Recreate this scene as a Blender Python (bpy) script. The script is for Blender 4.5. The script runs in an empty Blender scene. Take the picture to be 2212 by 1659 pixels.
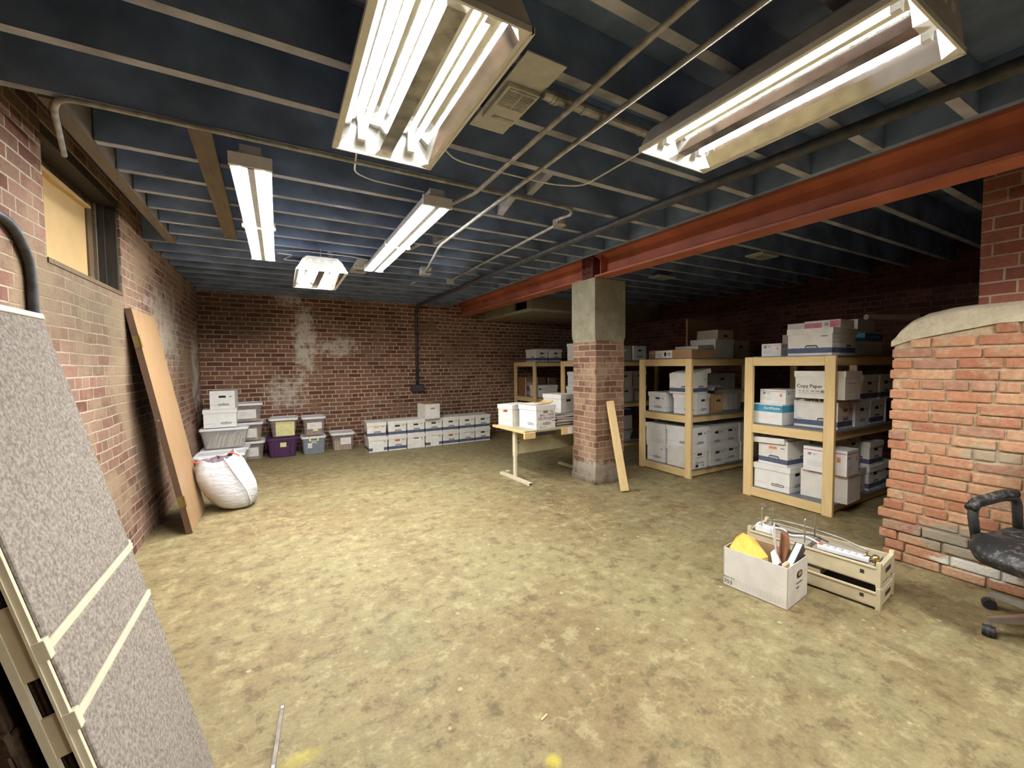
import bpy, math, random
from mathutils import Matrix, Vector
random.seed(7)
PI = math.pi
SC = bpy.context.scene
C = SC.collection

# ------------------------------------------------------------------ helpers
def link(o, parent=None):
    C.objects.link(o)
    if parent is not None:
        o.parent = parent
    return o

def tag(o, label, cat, group=None):
    o['label'] = label
    o['category'] = cat
    if group:
        o['group'] = group
    return o

def thing(name, label, cat, loc=(0, 0, 0), rz=0.0, group=None):
    o = bpy.data.objects.new(name, None)
    o.empty_display_size = 0.1
    link(o)
    o.location = loc
    o.rotation_euler = (0, 0, rz)
    return tag(o, label, cat, group)

class MB:
    """collects faces of one mesh"""
    def __init__(s):
        s.v = []; s.f = []; s.m = []; s.mats = []; s.T = Matrix.Identity(4)
    def mi(s, mat):
        if mat not in s.mats:
            s.mats.append(mat)
        return s.mats.index(mat)
    def add(s, vs, fs, mat):
        b = len(s.v); k = s.mi(mat)
        s.v += [tuple(s.T @ Vector(p)) for p in vs]
        for f in fs:
            s.f.append([b + i for i in f]); s.m.append(k)
        return s
    def quad(s, a, b, c, d, mat):
        return s.add([a, b, c, d], [(0, 1, 2, 3)], mat)
    def box(s, x0, y0, z0, x1, y1, z1, mat, R=None):
        vs = [(x0, y0, z0), (x1, y0, z0), (x1, y1, z0), (x0, y1, z0), (x0, y0, z1), (x1, y0, z1), (x1, y1, z1), (x0, y1, z1)]
        if R is not None:
            vs = [tuple(R @ Vector(p)) for p in vs]
        return s.add(vs, [(0, 3, 2, 1), (4, 5, 6, 7), (0, 1, 5, 4), (1, 2, 6, 5), (2, 3, 7, 6), (3, 0, 4, 7)], mat)
    def beam(s, p, q, w, h, mat, up=(0, 0, 1)):
        p = Vector(p); q = Vector(q); d = (q - p).normalized()
        a = d.cross(Vector(up))
        if a.length < 1e-4:
            a = d.cross(Vector((1, 0, 0)))
        a.normalize(); b = a.cross(d)
        vs = [tuple(e + a * sx * w / 2 + b * sy * h / 2) for e in (p, q) for sx, sy in ((-1, -1), (1, -1), (1, 1), (-1, 1))]
        return s.add(vs, [(3, 2, 1, 0), (4, 5, 6, 7), (0, 1, 5, 4), (1, 2, 6, 5), (2, 3, 7, 6), (3, 0, 4, 7)], mat)
    def tube(s, pts, r, mat, seg=10, caps=True):
        pts = [Vector(p) for p in pts]; n = len(pts); vs = []; fs = []
        prev = None
        for i, p in enumerate(pts):
            d = (pts[min(i + 1, n - 1)] - pts[max(i - 1, 0)]).normalized()
            if prev is None:
                a = d.cross(Vector((0, 0, 1)))
                if a.length < 1e-3:
                    a = d.cross(Vector((1, 0, 0)))
            else:
                a = prev - d * prev.dot(d)
            a.normalize(); prev = a; b = d.cross(a)
            rr = r[i] if isinstance(r, (list, tuple)) else r
            for k in range(seg):
                t = 2 * PI * k / seg
                vs.append(tuple(p + a * rr * math.cos(t) + b * rr * math.sin(t)))
        for i in range(n - 1):
            for k in range(seg):
                k2 = (k + 1) % seg
                fs.append((i * seg + k, i * seg + k2, (i + 1) * seg + k2, (i + 1) * seg + k))
        if caps:
            fs.append(tuple(range(seg - 1, -1, -1))); fs.append(tuple((n - 1) * seg + k for k in range(seg)))
        return s.add(vs, fs, mat)
    def loft(s, rings, mat, cap0=True, cap1=True):
        n = len(rings[0]); vs = [p for r in rings for p in r]; fs = []
        for i in range(len(rings) - 1):
            for k in range(n):
                k2 = (k + 1) % n
                fs.append((i * n + k, i * n + k2, (i + 1) * n + k2, (i + 1) * n + k))
        if cap0: fs.append(tuple(range(n - 1, -1, -1)))
        if cap1: fs.append(tuple((len(rings) - 1) * n + k for k in range(n)))
        return s.add(vs, fs, mat)
    def prism(s, poly, lo, hi, mat, axis='x'):
        def P(a, b, t):
            return (t, a, b) if axis == 'x' else ((a, t, b) if axis == 'y' else (a, b, t))
        n = len(poly)
        vs = [P(a, b, lo) for a, b in poly] + [P(a, b, hi) for a, b in poly]
        fs = [tuple(range(n)), tuple(range(2 * n - 1, n - 1, -1))] + [(k, n + k, n + (k + 1) % n, (k + 1) % n) for k in range(n)]
        return s.add(vs, fs, mat)
    def mesh(s, name, smooth=False):
        me = bpy.data.meshes.new(name)
        me.from_pydata(s.v, [], s.f)
        for m in s.mats:
            me.materials.append(m)
        me.polygons.foreach_set('material_index', s.m)
        if smooth:
            me.polygons.foreach_set('use_smooth', [True] * len(s.f))
        me.update()
        import bmesh
        bm = bmesh.new(); bm.from_mesh(me)
        bmesh.ops.recalc_face_normals(bm, faces=bm.faces)
        bm.to_mesh(me); bm.free()
        return me
    def build(s, name, parent=None, smooth=False, bevel=0.0):
        o = bpy.data.objects.new(name, s.mesh(name, smooth))
        link(o, parent)
        if bevel:
            b = o.modifiers.new('bevel', 'BEVEL'); b.width = bevel; b.segments = 2; b.limit_method = 'ANGLE'
        return o

def struct(o):
    o['kind'] = 'structure'
    return o

def rrect(w, d, r, z, n=5, cx=0, cy=0):
    out = []
    for sx, sy, a0 in ((1, 1, 0), (-1, 1, 90), (-1, -1, 180), (1, -1, 270)):
        for k in range(n + 1):
            t = math.radians(a0 + 90 * k / n)
            out.append((cx + sx * (w / 2 - r) + r * math.cos(t), cy + sy * (d / 2 - r) + r * math.sin(t), z))
    return out

_txt = {}
def text_geo(body, size=1.0, bold=0.0):
    key = (body, bold)
    if key not in _txt:
        cu = bpy.data.curves.new('lettering', 'FONT'); cu.body = body; cu.size = 1.0; cu.offset = bold
        cu.resolution_u = 2; cu.align_x = 'CENTER'; cu.align_y = 'CENTER'
        o = bpy.data.objects.new('lettering', cu); C.objects.link(o)
        dg = bpy.context.evaluated_depsgraph_get()
        me = bpy.data.meshes.new_from_object(o.evaluated_get(dg))
        _txt[key] = ([tuple(v.co) for v in me.vertices], [tuple(p.vertices) for p in me.polygons])
        bpy.data.objects.remove(o); bpy.data.curves.remove(cu); bpy.data.meshes.remove(me)
    return _txt[key]

# ------------------------------------------------------------------ materials
def srgb(r, g, b):
    f = lambda c: c / 12.92 if c <= 0.04045 else ((c + 0.055) / 1.055) ** 2.4
    return (f(r / 255), f(g / 255), f(b / 255), 1)

class NT:
    def __init__(s, name):
        s.mat = bpy.data.materials.new(name); s.mat.use_nodes = True
        s.t = s.mat.node_tree; s.t.nodes.clear()
        s.out = s.n('ShaderNodeOutputMaterial'); s.bsdf = s.n('ShaderNodeBsdfPrincipled')
        s.l(s.bsdf.outputs[0], s.out.inputs[0])
    def n(s, kind, **kw):
        nd = s.t.nodes.new(kind)
        for k, v in kw.items():
            setattr(nd, k, v)
        return nd
    def l(s, a, b):
        s.t.links.new(a, b)
    def put(s, inp, v):
        if hasattr(v, 'links') or hasattr(v, 'is_linked'):
            s.l(v, inp)
        else:
            inp.default_value = v
    def coord(s, kind='Object'):
        return s.n('ShaderNodeTexCoord').outputs[kind]
    def noise(s, vec, scale, detail=4.0, rough=0.55, color=False):
        nd = s.n('ShaderNodeTexNoise'); nd.inputs['Scale'].default_value = scale
        nd.inputs['Detail'].default_value = detail; nd.inputs['Roughness'].default_value = rough
        s.l(vec, nd.inputs['Vector'])
        return nd.outputs['Color' if color else 0]
    def ramp(s, fac, stops):
        nd = s.n('ShaderNodeValToRGB'); e = nd.color_ramp.elements
        while len(e) < len(stops):
            e.new(0.5)
        for i, (p, c) in enumerate(stops):
            e[i].position = p; e[i].color = c if isinstance(c, tuple) else (c, c, c, 1)
        s.l(fac, nd.inputs[0])
        return nd.outputs[0]
    def mix(s, fac, a, b, mode='MIX'):
        nd = s.n('ShaderNodeMix', data_type='RGBA', blend_type=mode)
        s.put(nd.inputs[0], fac); s.put(nd.inputs[6], a); s.put(nd.inputs[7], b)
        return nd.outputs[2]
    def math(s, op, a, b=0.0, clamp=False):
        nd = s.n('ShaderNodeMath', operation=op); nd.use_clamp = clamp
        s.put(nd.inputs[0], a); s.put(nd.inputs[1], b)
        return nd.outputs[0]
    def sep(s, vec):
        nd = s.n('ShaderNodeSeparateXYZ'); s.l(vec, nd.inputs[0]); return nd.outputs
    def comb(s, x, y, z=0.0):
        nd = s.n('ShaderNodeCombineXYZ')
        for i, v in enumerate((x, y, z)):
            s.put(nd.inputs[i], v)
        return nd.outputs[0]
    def bump(s, h, strength=0.3, dist=0.01):
        nd = s.n('ShaderNodeBump'); nd.inputs['Strength'].default_value = strength; nd.inputs['Distance'].default_value = dist
        s.l(h, nd.inputs['Height']); s.l(nd.outputs[0], s.bsdf.inputs['Normal'])
    def base(s, c):
        s.put(s.bsdf.inputs['Base Color'], c)
    def rough(s, r):
        s.put(s.bsdf.inputs['Roughness'], r)

def plain(name, col, rough=0.6, metal=0.0, var=0.06, scale=18.0, spec=None):
    m = NT(name); nz = m.noise(m.coord(), scale)
    d = tuple(max(0, c * (1 - 2.2 * var)) for c in col[:3]) + (1,)
    u = tuple(min(1, c * (1 + 2.2 * var)) for c in col[:3]) + (1,)
    m.base(m.ramp(nz, [(0.3, d), (0.7, u)])); m.rough(rough)
    m.bsdf.inputs['Metallic'].default_value = metal
    if spec is not None:
        m.bsdf.inputs['Specular IOR Level'].default_value = spec
    return m.mat

def emit(name, col, strength):
    m = NT(name)
    m.base((0.8, 0.8, 0.8, 1))
    m.bsdf.inputs['Emission Color'].default_value = col
    m.bsdf.inputs['Emission Strength'].default_value = strength
    return m.mat

def gauss_blob(m, vec, c, s):
    """soft spot round c with radii s (a stain of its own shape)"""
    o = m.sep(vec); acc = None
    for i in range(len(c)):
        if c[i] is None:
            continue
        d = m.math('DIVIDE', m.math('SUBTRACT', o[i], c[i]), s[i]); d2 = m.math('MULTIPLY', d, d)
        acc = d2 if acc is None else m.math('ADD', acc, d2)
    return m.math('SUBTRACT', 1.0, acc, True)

def brick(name, axis, cols, mortar, bw=0.215, rh=0.071, mw=0.011, white=(), whiteamt=0.0, dark=(), wob=0.012, stain=None, patch=0.0, rough=0.85, wcol=(0.74, 0.70, 0.61, 1), dcol=(0.03, 0.022, 0.018, 1), bstr=0.6, twofaces=False, both=False):
    m = NT(name); co = m.coord(); o = m.sep(co)
    if both:
        # masonry wraps round a pier: the course runs along the face, chosen by the true normal
        g = m.n('ShaderNodeNewGeometry'); nn = m.sep(g.outputs['True Normal'])
        ax = m.math('GREATER_THAN', m.math('ABSOLUTE', nn[0]), 0.5)
        u = m.math('ADD', m.math('MULTIPLY', ax, o[1]), m.math('MULTIPLY', m.math('SUBTRACT', 1.0, ax), o[0]))
    else:
        u = o[axis]
    nz = m.noise(co, 5.0, 3); nz2 = m.noise(co, 2.3, 2)
    u = m.math('ADD', u, m.math('MULTIPLY', m.math('SUBTRACT', nz, 0.5), wob))
    z = m.math('ADD', o[2], m.math('MULTIPLY', m.math('SUBTRACT', nz2, 0.5), wob * 1.3))
    v = m.comb(u, z)
    def bt(w):
        b = m.n('ShaderNodeTexBrick'); b.offset = 0.5; b.squash = 1.0
        b.inputs['Scale'].default_value = 1.0; b.inputs['Brick Width'].default_value = w
        b.inputs['Row Height'].default_value = rh; b.inputs['Mortar Size'].default_value = mw / 2
        b.inputs['Mortar Smooth'].default_value = 0.25; b.inputs['Bias'].default_value = 0.0
        b.inputs['Color1'].default_value = (0, 0, 0, 1); b.inputs['Color2'].default_value = (1, 1, 1, 1); b.inputs['Mortar'].default_value = (0.5, 0.5, 0.5, 1)
        m.l(v, b.inputs['Vector'])
        return b
    b1 = bt(bw); b2 = bt(bw / 2)
    row = m.math('FLOOR', m.math('DIVIDE', z, rh)); hd = m.math('LESS_THAN', m.math('ABSOLUTE', m.math('MODULO', m.math('ADD', row, 600.0), 6.0)), 0.5)
    bc = m.mix(hd, b1.outputs[0], b2.outputs[0])
    mort = m.math('ADD', m.math('MULTIPLY', hd, b2.outputs[1]), m.math('MULTIPLY', m.math('SUBTRACT', 1.0, hd), b1.outputs[1]))
    n = len(cols); col = m.ramp(bc, [(0.08 + 0.84 * i / (n - 1), c) for i, c in enumerate(cols)])
    fine = m.noise(co, 42.0, 5, 0.7); big = m.noise(co, 1.1, 4, 0.6)
    col = m.mix(0.55, col, m.ramp(fine, [(0.25, 0.45), (0.75, 1.25)]), 'MULTIPLY')
    col = m.mix(0.6, col, m.ramp(big, [(0.3, 0.62), (0.7, 1.2)]), 'MULTIPLY')
    edge = m.noise(co, 26.0, 4)
    mort2 = m.math('MULTIPLY', mort, m.ramp(edge, [(0.25, 0.55), (0.5, 1.0)]))
    mc = m.mix(0.5, mortar, m.ramp(m.noise(co, 3.0, 4), [(0.3, 0.5), (0.7, 1.3)]), 'MULTIPLY')
    col = m.mix(mort2, col, mc)
    rag = m.noise(co, 8.0, 6, 0.7)
    if patch:
        pm = m.ramp(m.noise(co, 1.7, 6, 0.68), [(0.60 - patch, 0.0), (0.66 - patch * 0.6, 0.75)])
        col = m.mix(pm, col, stain)
    for c, s, a in white:
        g = gauss_blob(m, co, c, s)
        k = m.math('MULTIPLY', m.ramp(m.math('ADD', m.math('MULTIPLY', g, 0.75), m.math('MULTIPLY', m.math('SUBTRACT', rag, 0.5), 1.9)), [(0.42, 0.0), (0.75, a)]), m.math('POWER', g, 0.4))
        col = m.mix(k, col, wcol)
    for c, s, a in dark:
        g = gauss_blob(m, co, c, s)
        k = m.math('MULTIPLY', m.math('POWER', g, 0.7), m.ramp(rag, [(0.2, a * 0.6), (0.7, a)]))
        col = m.mix(k, col, dcol)
    m.base(col); m.rough(rough); m.bsdf.inputs['Specular IOR Level'].default_value = 0.25
    m.bump(m.math('SUBTRACT', m.math('MULTIPLY', fine, 0.5), m.math('MULTIPLY', mort, 1.0)), bstr, 0.012)
    return m.mat

def wood(name, a, b, axis=2, rough=0.6, scale=1.0):
    m = NT(name); co = m.coord(); o = m.sep(co)
    k = [9.0 * scale] * 3; k[axis] = 1.1 * scale
    v = m.comb(*[m.math('MULTIPLY', o[i], k[i]) for i in range(3)])
    g = m.noise(v, 4.0, 6, 0.6); kn = m.noise(co, 7.0, 2)
    c = m.ramp(g, [(0.3, a), (0.72, b)])
    c = m.mix(m.ramp(kn, [(0.74, 0.0), (0.8, 0.6)]), c, (0.22, 0.10, 0.03, 1))
    m.base(c); m.rough(rough)
    return m.mat

M = {}
M['white'] = plain('white_cardboard', (0.76, 0.74, 0.69, 1), 0.75, var=0.04, scale=9)
M['white2'] = plain('cool_white_cardboard', (0.80, 0.80, 0.79, 1), 0.75, var=0.03, scale=9)
M['blue'] = plain('blue_print', (0.085, 0.105, 0.185, 1), 0.7)
M['teal'] = plain('teal_print', (0.06, 0.32, 0.50, 1), 0.6)
M['ink'] = plain('black_print', (0.03, 0.03, 0.035, 1), 0.7)
M['grey_ink'] = plain('grey_print', (0.36, 0.36, 0.37, 1), 0.7)
M['pale_ink'] = plain('pale_grey_print', (0.56, 0.55, 0.53, 1), 0.7)
M['red'] = plain('red_print', (0.45, 0.06, 0.05, 1), 0.7)
M['orange'] = plain('orange_print', (0.75, 0.28, 0.12, 1), 0.7)
M['hole'] = plain('handle_hole_interior', (0.035, 0.028, 0.022, 1), 0.9)
M['card'] = plain('brown_cardboard', (0.42, 0.255, 0.12, 1), 0.8, var=0.05, scale=5)
M['card_in'] = plain('brown_cardboard_inside', (0.42, 0.27, 0.14, 1), 0.8, var=0.05, scale=5)
M['card_grey'] = plain('grey_brown_cardboard', (0.40, 0.36, 0.29, 1), 0.8, var=0.05, scale=5)
M['paper'] = plain('white_paper', (0.82, 0.80, 0.78, 1), 0.7, var=0.03)
M['yellow_paper'] = plain('yellow_paper', (0.82, 0.78, 0.36, 1), 0.7, var=0.03)
M['manila'] = plain('manila_paper', (0.66, 0.50, 0.24, 1), 0.7, var=0.06)
M['yellow_env'] = plain('yellow_envelope_paper', (0.85, 0.52, 0.10, 1), 0.7, var=0.05)
M['tubfile'] = plain('brown_file_card', (0.50, 0.285, 0.225, 1), 0.8, var=0.06)
M['folder'] = plain('red_brown_folder', (0.26, 0.11, 0.055, 1), 0.7, var=0.12)
M['dark'] = plain('black_plastic', (0.022, 0.022, 0.024, 1), 0.5)
M['navy'] = plain('navy_plastic', (0.02, 0.025, 0.06, 1), 0.5)
M['purple'] = plain('purple_plastic', (0.085, 0.030, 0.10, 1), 0.42)
M['slate'] = plain('slate_blue_plastic', (0.22, 0.26, 0.31, 1), 0.45)
M['tubwhite'] = plain('white_plastic_lid', (0.80, 0.81, 0.83, 1), 0.4, var=0.03)
M['beige'] = plain('beige_plastic', (0.60, 0.52, 0.35, 1), 0.5, var=0.04)
M['cream'] = plain('cream_painted_steel', (0.70, 0.64, 0.48, 1), 0.45, var=0.03)
M['greenbeige'] = plain('beige_panel_paint', (0.46, 0.42, 0.27, 1), 0.5, var=0.05)
M['pine'] = wood('pine_lumber', (0.72, 0.51, 0.235, 1), (0.82, 0.63, 0.33, 1), 2)
M['pine_h'] = wood('pine_lumber_along', (0.70, 0.49, 0.22, 1), (0.80, 0.61, 0.31, 1), 1)
M['pine_x'] = wood('pine_lumber_crosswise', (0.70, 0.49, 0.22, 1), (0.80, 0.61, 0.31, 1), 0)
M['deck'] = plain('grey_blue_shelf_board', (0.17, 0.19, 0.22, 1), 0.6, var=0.1)
M['door_wood'] = wood('brown_door_veneer', (0.36, 0.22, 0.115, 1), (0.43, 0.275, 0.145, 1), 2, 0.5)
M['door_edge'] = wood('dark_door_edge', (0.10, 0.055, 0.035, 1), (0.14, 0.08, 0.05, 1), 2, 0.6)
M['brass'] = plain('tarnished_brass', (0.32, 0.24, 0.10, 1), 0.4, 0.8)
M['steel'] = plain('galvanised_steel', (0.42, 0.42, 0.42, 1), 0.42, 0.75, var=0.12)
M['darksteel'] = plain('dull_strip_steel', (0.20, 0.17, 0.14, 1), 0.55, 0.3, var=0.15)
M['conduit'] = plain('dusty_conduit', (0.40, 0.40, 0.38, 1), 0.5, 0.2, var=0.15)
M['darkpipe'] = plain('dark_iron_pipe', (0.060, 0.062, 0.066, 1), 0.5, 0.2, var=0.2)
M['joist'] = plain('haze_tinted_joist', (0.20, 0.275, 0.44, 1), 0.75, var=0.18, scale=3)  # black paint lifted to blue-grey: haze round the lamps put into the colour
M['joist_low'] = plain('pale_joist_underside', (0.37, 0.385, 0.46, 1), 0.8, var=0.2, scale=4)  # undersides and bridging paler than joist sides; carries the haze tint too
M['subfloor'] = plain('haze_tinted_subfloor', (0.19, 0.265, 0.43, 1), 0.8, var=0.2, scale=3)  # same blue-grey lift as the joists, lamp haze painted into black
M['olddust'] = wood('dusty_old_timber', (0.13, 0.105, 0.085, 1), (0.20, 0.165, 0.12, 1), 1, 0.8)
M['oldwood'] = wood('dark_old_timber', (0.025, 0.020, 0.018, 1), (0.05, 0.042, 0.036, 1), 2, 0.7)
M['midwood'] = wood('brown_old_timber', (0.10, 0.065, 0.035, 1), (0.16, 0.105, 0.055, 1), 2, 0.7)
M['tan'] = plain('tan_fibreboard', (0.60, 0.41, 0.19, 1), 0.7, var=0.04, scale=4)
M['beam'] = plain('red_oxide_paint', (0.46, 0.145, 0.090, 1), 0.55, var=0.14, scale=2.5)
M['beam_dark'] = plain('maroon_primer', (0.12, 0.03, 0.03, 1), 0.6, var=0.15)
M['lamp_white'] = plain('white_enamel_reflector', (0.80, 0.80, 0.76, 1), 0.3, var=0.03)
M['lamp_housing'] = plain('grey_white_enamel', (0.50, 0.50, 0.48, 1), 0.4, var=0.05)
M['mirror'] = plain('polished_reflector', (0.70, 0.70, 0.69, 1), 0.07, 1.0, var=0.06, scale=8)
M['tarnished'] = plain('tarnished_reflector', (0.34, 0.33, 0.34, 1), 0.25, 0.85, var=0.22, scale=14)
M['rubber'] = plain('grey_black_rubber', (0.04, 0.04, 0.042, 1), 0.55)
M['chrome'] = plain('worn_chrome', (0.55, 0.55, 0.55, 1), 0.3, 0.9)
M['redplastic'] = plain('red_drawstring', (0.75, 0.10, 0.06, 1), 0.5)
M['shred'] = plain('dark_clothing', (0.14, 0.10, 0.12, 1), 0.8, var=0.4, scale=40)
M['gold'] = plain('polished_brass', (0.60, 0.45, 0.18, 1), 0.25, 0.9)
M['pink'] = plain('pink_print', (0.62, 0.22, 0.28, 1), 0.7)
M['soffit'] = plain('beige_soffit_paint', (0.30, 0.27, 0.19, 1), 0.7, var=0.06, scale=3)

def tubmat(name, col, alpha):
    m = NT(name); m.base(col); m.rough(0.35)
    m.bsdf.inputs['Alpha'].default_value = alpha
    return m.mat
M['clear'] = tubmat('frosted_plastic', (0.74, 0.73, 0.70, 1), 0.30)
M['hazy'] = tubmat('hazy_plastic', (0.62, 0.55, 0.51, 1), 0.22)

def bagmat():
    m = NT('white_plastic_bag'); co = m.coord(); o = m.sep(co)
    v = m.comb(m.math('MULTIPLY', o[0], 3.0), m.math('MULTIPLY', o[1], 3.0), m.math('MULTIPLY', o[2], 11.0))
    w = m.noise(v, 3.0, 5, 0.6)
    m.base(m.ramp(w, [(0.3, (0.56, 0.57, 0.61, 1)), (0.7, (0.68, 0.69, 0.74, 1))])); m.rough(0.4)
    m.bump(w, 0.6, 0.02)
    return m.mat
M['bag'] = bagmat()

def fabric(name, a, b):
    m = NT(name); co = m.coord(); n1 = m.noise(co, 95.0, 3, 0.6); n2 = m.noise(co, 300.0, 2)
    c = m.ramp(m.math('ADD', m.math('MULTIPLY', n1, 0.75), m.math('MULTIPLY', n2, 0.25)), [(0.38, a), (0.62, b)])
    m.base(c); m.rough(0.95); m.bsdf.inputs['Specular IOR Level'].default_value = 0.1
    m.bump(n1, 0.5, 0.004)
    return m.mat
M['fabric'] = fabric('speckled_grey_fabric', (0.20, 0.172, 0.152, 1), (0.40, 0.355, 0.315, 1))
M['brownfab'] = fabric('dark_brown_fabric', (0.035, 0.022, 0.014, 1), (0.06, 0.038, 0.024, 1))

def leather():
    m = NT('dusty_black_leather'); co = m.coord(); o = m.sep(co)
    d = m.noise(co, 38.0, 6, 0.75); e = m.noise(co, 5.0, 3)
    k = m.ramp(m.math('ADD', m.math('MULTIPLY', d, 0.8), m.math('MULTIPLY', e, 0.3)), [(0.56, 0.0), (0.72, 0.75)])
    m.base(m.mix(k, (0.012, 0.012, 0.013, 1), (0.26, 0.25, 0.23, 1))); m.rough(0.5); m.bump(d, 0.3, 0.004)
    return m.mat
M['leather'] = leather()

def concrete_floor():
    m = NT('stained_concrete_floor'); co = m.coord()
    sh = m.n('ShaderNodeMapping'); sh.inputs['Location'].default_value = (7.3, 2.1, 0); m.l(co, sh.inputs[0]); co2 = sh.outputs[0]
    a = m.noise(co, 0.9, 9, 0.70); b = m.noise(co2, 2.6, 10, 0.74); c = m.noise(co, 11.0, 8, 0.76); d = m.noise(co2, 0.5, 7, 0.62); e = m.noise(co, 5.5, 9, 0.76); fi = m.noise(co2, 60.0, 4, 0.7)
    col = m.ramp(a, [(0.34, (0.205, 0.160, 0.092, 1)), (0.44, (0.245, 0.197, 0.116, 1)), (0.52, (0.280, 0.236, 0.142, 1)), (0.60, (0.275, 0.240, 0.142, 1)), (0.70, (0.250, 0.222, 0.133, 1))])
    # rusty worn zones
    col = m.mix(m.ramp(m.math('ADD', m.math('MULTIPLY', d, 0.6), m.math('MULTIPLY', b, 0.4)), [(0.47, 0.0), (0.58, 0.55)]), col, (0.225, 0.147, 0.082, 1))
    # skim coat flakes, pale and olive
    col = m.mix(m.ramp(b, [(0.505, 0.0), (0.55, 0.35), (0.62, 0.55)]), col, (0.318, 0.274, 0.168, 1))
    col = m.mix(m.ramp(e, [(0.555, 0.0), (0.585, 0.6)]), col, (0.345, 0.303, 0.195, 1))
    col = m.mix(m.ramp(e, [(0.41, 0.6), (0.455, 0.0)]), col, (0.165, 0.122, 0.074, 1))
    col = m.mix(m.ramp(m.noise(co2, 1.5, 8, 0.7), [(0.57, 0.0), (0.63, 0.45)]), col, (0.245, 0.228, 0.140, 1))
    col = m.mix(0.75, col, m.ramp(c, [(0.32, 0.58), (0.5, 1.0), (0.68, 1.30)]), 'MULTIPLY')
    col = m.mix(0.45, col, m.ramp(fi, [(0.3, 0.65), (0.7, 1.3)]), 'MULTIPLY')
    v = m.n('ShaderNodeTexVoronoi'); v.inputs['Scale'].default_value = 7.5; m.l(co, v.inputs['Vector'])
    sp = m.ramp(m.math('ADD', v.outputs['Distance'], m.math('MULTIPLY', c, 0.25)), [(0.19, 0.85), (0.215, 0.0)])
    col = m.mix(m.math('MULTIPLY', sp, m.ramp(b, [(0.42, 0.0), (0.5, 1.0)])), col, (0.46, 0.415, 0.29, 1))
    v2 = m.n('ShaderNodeTexVoronoi'); v2.inputs['Scale'].default_value = 19.0; m.l(co2, v2.inputs['Vector'])
    sp2 = m.ramp(m.math('ADD', v2.outputs['Distance'], m.math('MULTIPLY', c, 0.3)), [(0.17, 0.9), (0.19, 0.0)])
    col = m.mix(m.math('MULTIPLY', sp2, m.ramp(e, [(0.45, 0.0), (0.52, 1.0)])), col, (0.52, 0.48, 0.36, 1))
    wv = m.n('ShaderNodeVectorMath', operation='ADD'); m.l(co, wv.inputs[0])
    nd = m.noise(co, 2.5, 5, 0.6, True); sc = m.n('ShaderNodeVectorMath', operation='SCALE'); m.l(nd, sc.inputs[0]); sc.inputs['Scale'].default_value = 0.5
    m.l(sc.outputs[0], wv.inputs[1])
    cr = m.n('ShaderNodeTexVoronoi', feature='DISTANCE_TO_EDGE'); cr.inputs['Scale'].default_value = 0.40; m.l(wv.outputs[0], cr.inputs['Vector'])
    ck = m.math('MULTIPLY', m.ramp(cr.outputs['Distance'], [(0.001, 0.5), (0.0035, 0.0)]), m.ramp(d, [(0.45, 0.0), (0.6, 1.0)]))
    col = m.mix(ck, col, (0.42, 0.36, 0.24, 1))
    for cx, cy, sx, sy, al in ((0.03, 1.68, 0.085, 0.04, 0.5), (0.836, 1.205, 0.035, 0.035, 0.9)):
        gk = gauss_blob(m, co, (cx, cy), (sx, sy))
        col = m.mix(m.math('MULTIPLY', m.math('MULTIPLY', gk, al), m.ramp(c, [(0.3, 0.5), (0.6, 1.0)])), col, (0.55, 0.47, 0.06, 1))
    col = m.mix(1.0, col, (1.0, 0.985, 0.84, 1), 'MULTIPLY')
    m.base(col); m.rough(m.ramp(b, [(0.3, 0.5), (0.7, 0.75)])); m.bsdf.inputs['Specular IOR Level'].default_value = 0.3
    m.bump(m.math('ADD', m.math('MULTIPLY', c, 0.5), m.math('MULTIPLY', e, 0.8)), 0.45, 0.012)
    return m.mat
M['floor'] = concrete_floor()

def rough_concrete(name, a, b):
    m = NT(name); co = m.coord(); n1 = m.noise(co, 7.0, 8, 0.7); n2 = m.noise(co, 45.0, 4)
    c = m.ramp(n1, [(0.3, a), (0.7, b)])
    c = m.mix(0.4, c, m.ramp(n2, [(0.3, 0.7), (0.7, 1.2)]), 'MULTIPLY')
    m.base(c); m.rough(0.9); m.bsdf.inputs['Specular IOR Level'].default_value = 0.2
    m.bump(m.math('ADD', n1, m.math('MULTIPLY', n2, 0.3)), 0.5, 0.01)
    return m.mat
M['concrete'] = rough_concrete('grey_cast_concrete', (0.27, 0.25, 0.185, 1), (0.42, 0.395, 0.30, 1))
M['capcrete'] = rough_concrete('pale_trowelled_concrete', (0.40, 0.345, 0.245, 1), (0.58, 0.51, 0.38, 1))

RED = [(0.15, 0.066, 0.044, 1), (0.22, 0.10, 0.064, 1), (0.30, 0.15, 0.098, 1), (0.24, 0.145, 0.10, 1)]
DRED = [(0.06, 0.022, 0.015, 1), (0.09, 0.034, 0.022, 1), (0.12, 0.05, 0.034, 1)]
M['brick_far'] = brick('far_wall_brick', 0, RED, (0.62, 0.49, 0.35, 1), rh=0.0735, bw=0.222, mw=0.016,
    white=(((0.42, None, 1.9), (0.30, 1, 1.1), 0.85), ((0.15, None, 2.62), (0.35, 1, 0.22), 0.7), ((0.95, None, 1.80), (0.6, 1, 0.30), 0.6), ((0.1, None, 1.0), (0.5, 1, 0.5), 0.5)),
    dark=(((-0.7, None, 2.35), (0.95, 1, 0.62), 0.55), ((5.5, None, 1.7), (1.6, 1, 0.9), 0.5)), patch=0.03, stain=(0.25, 0.16, 0.10, 1))
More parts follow.
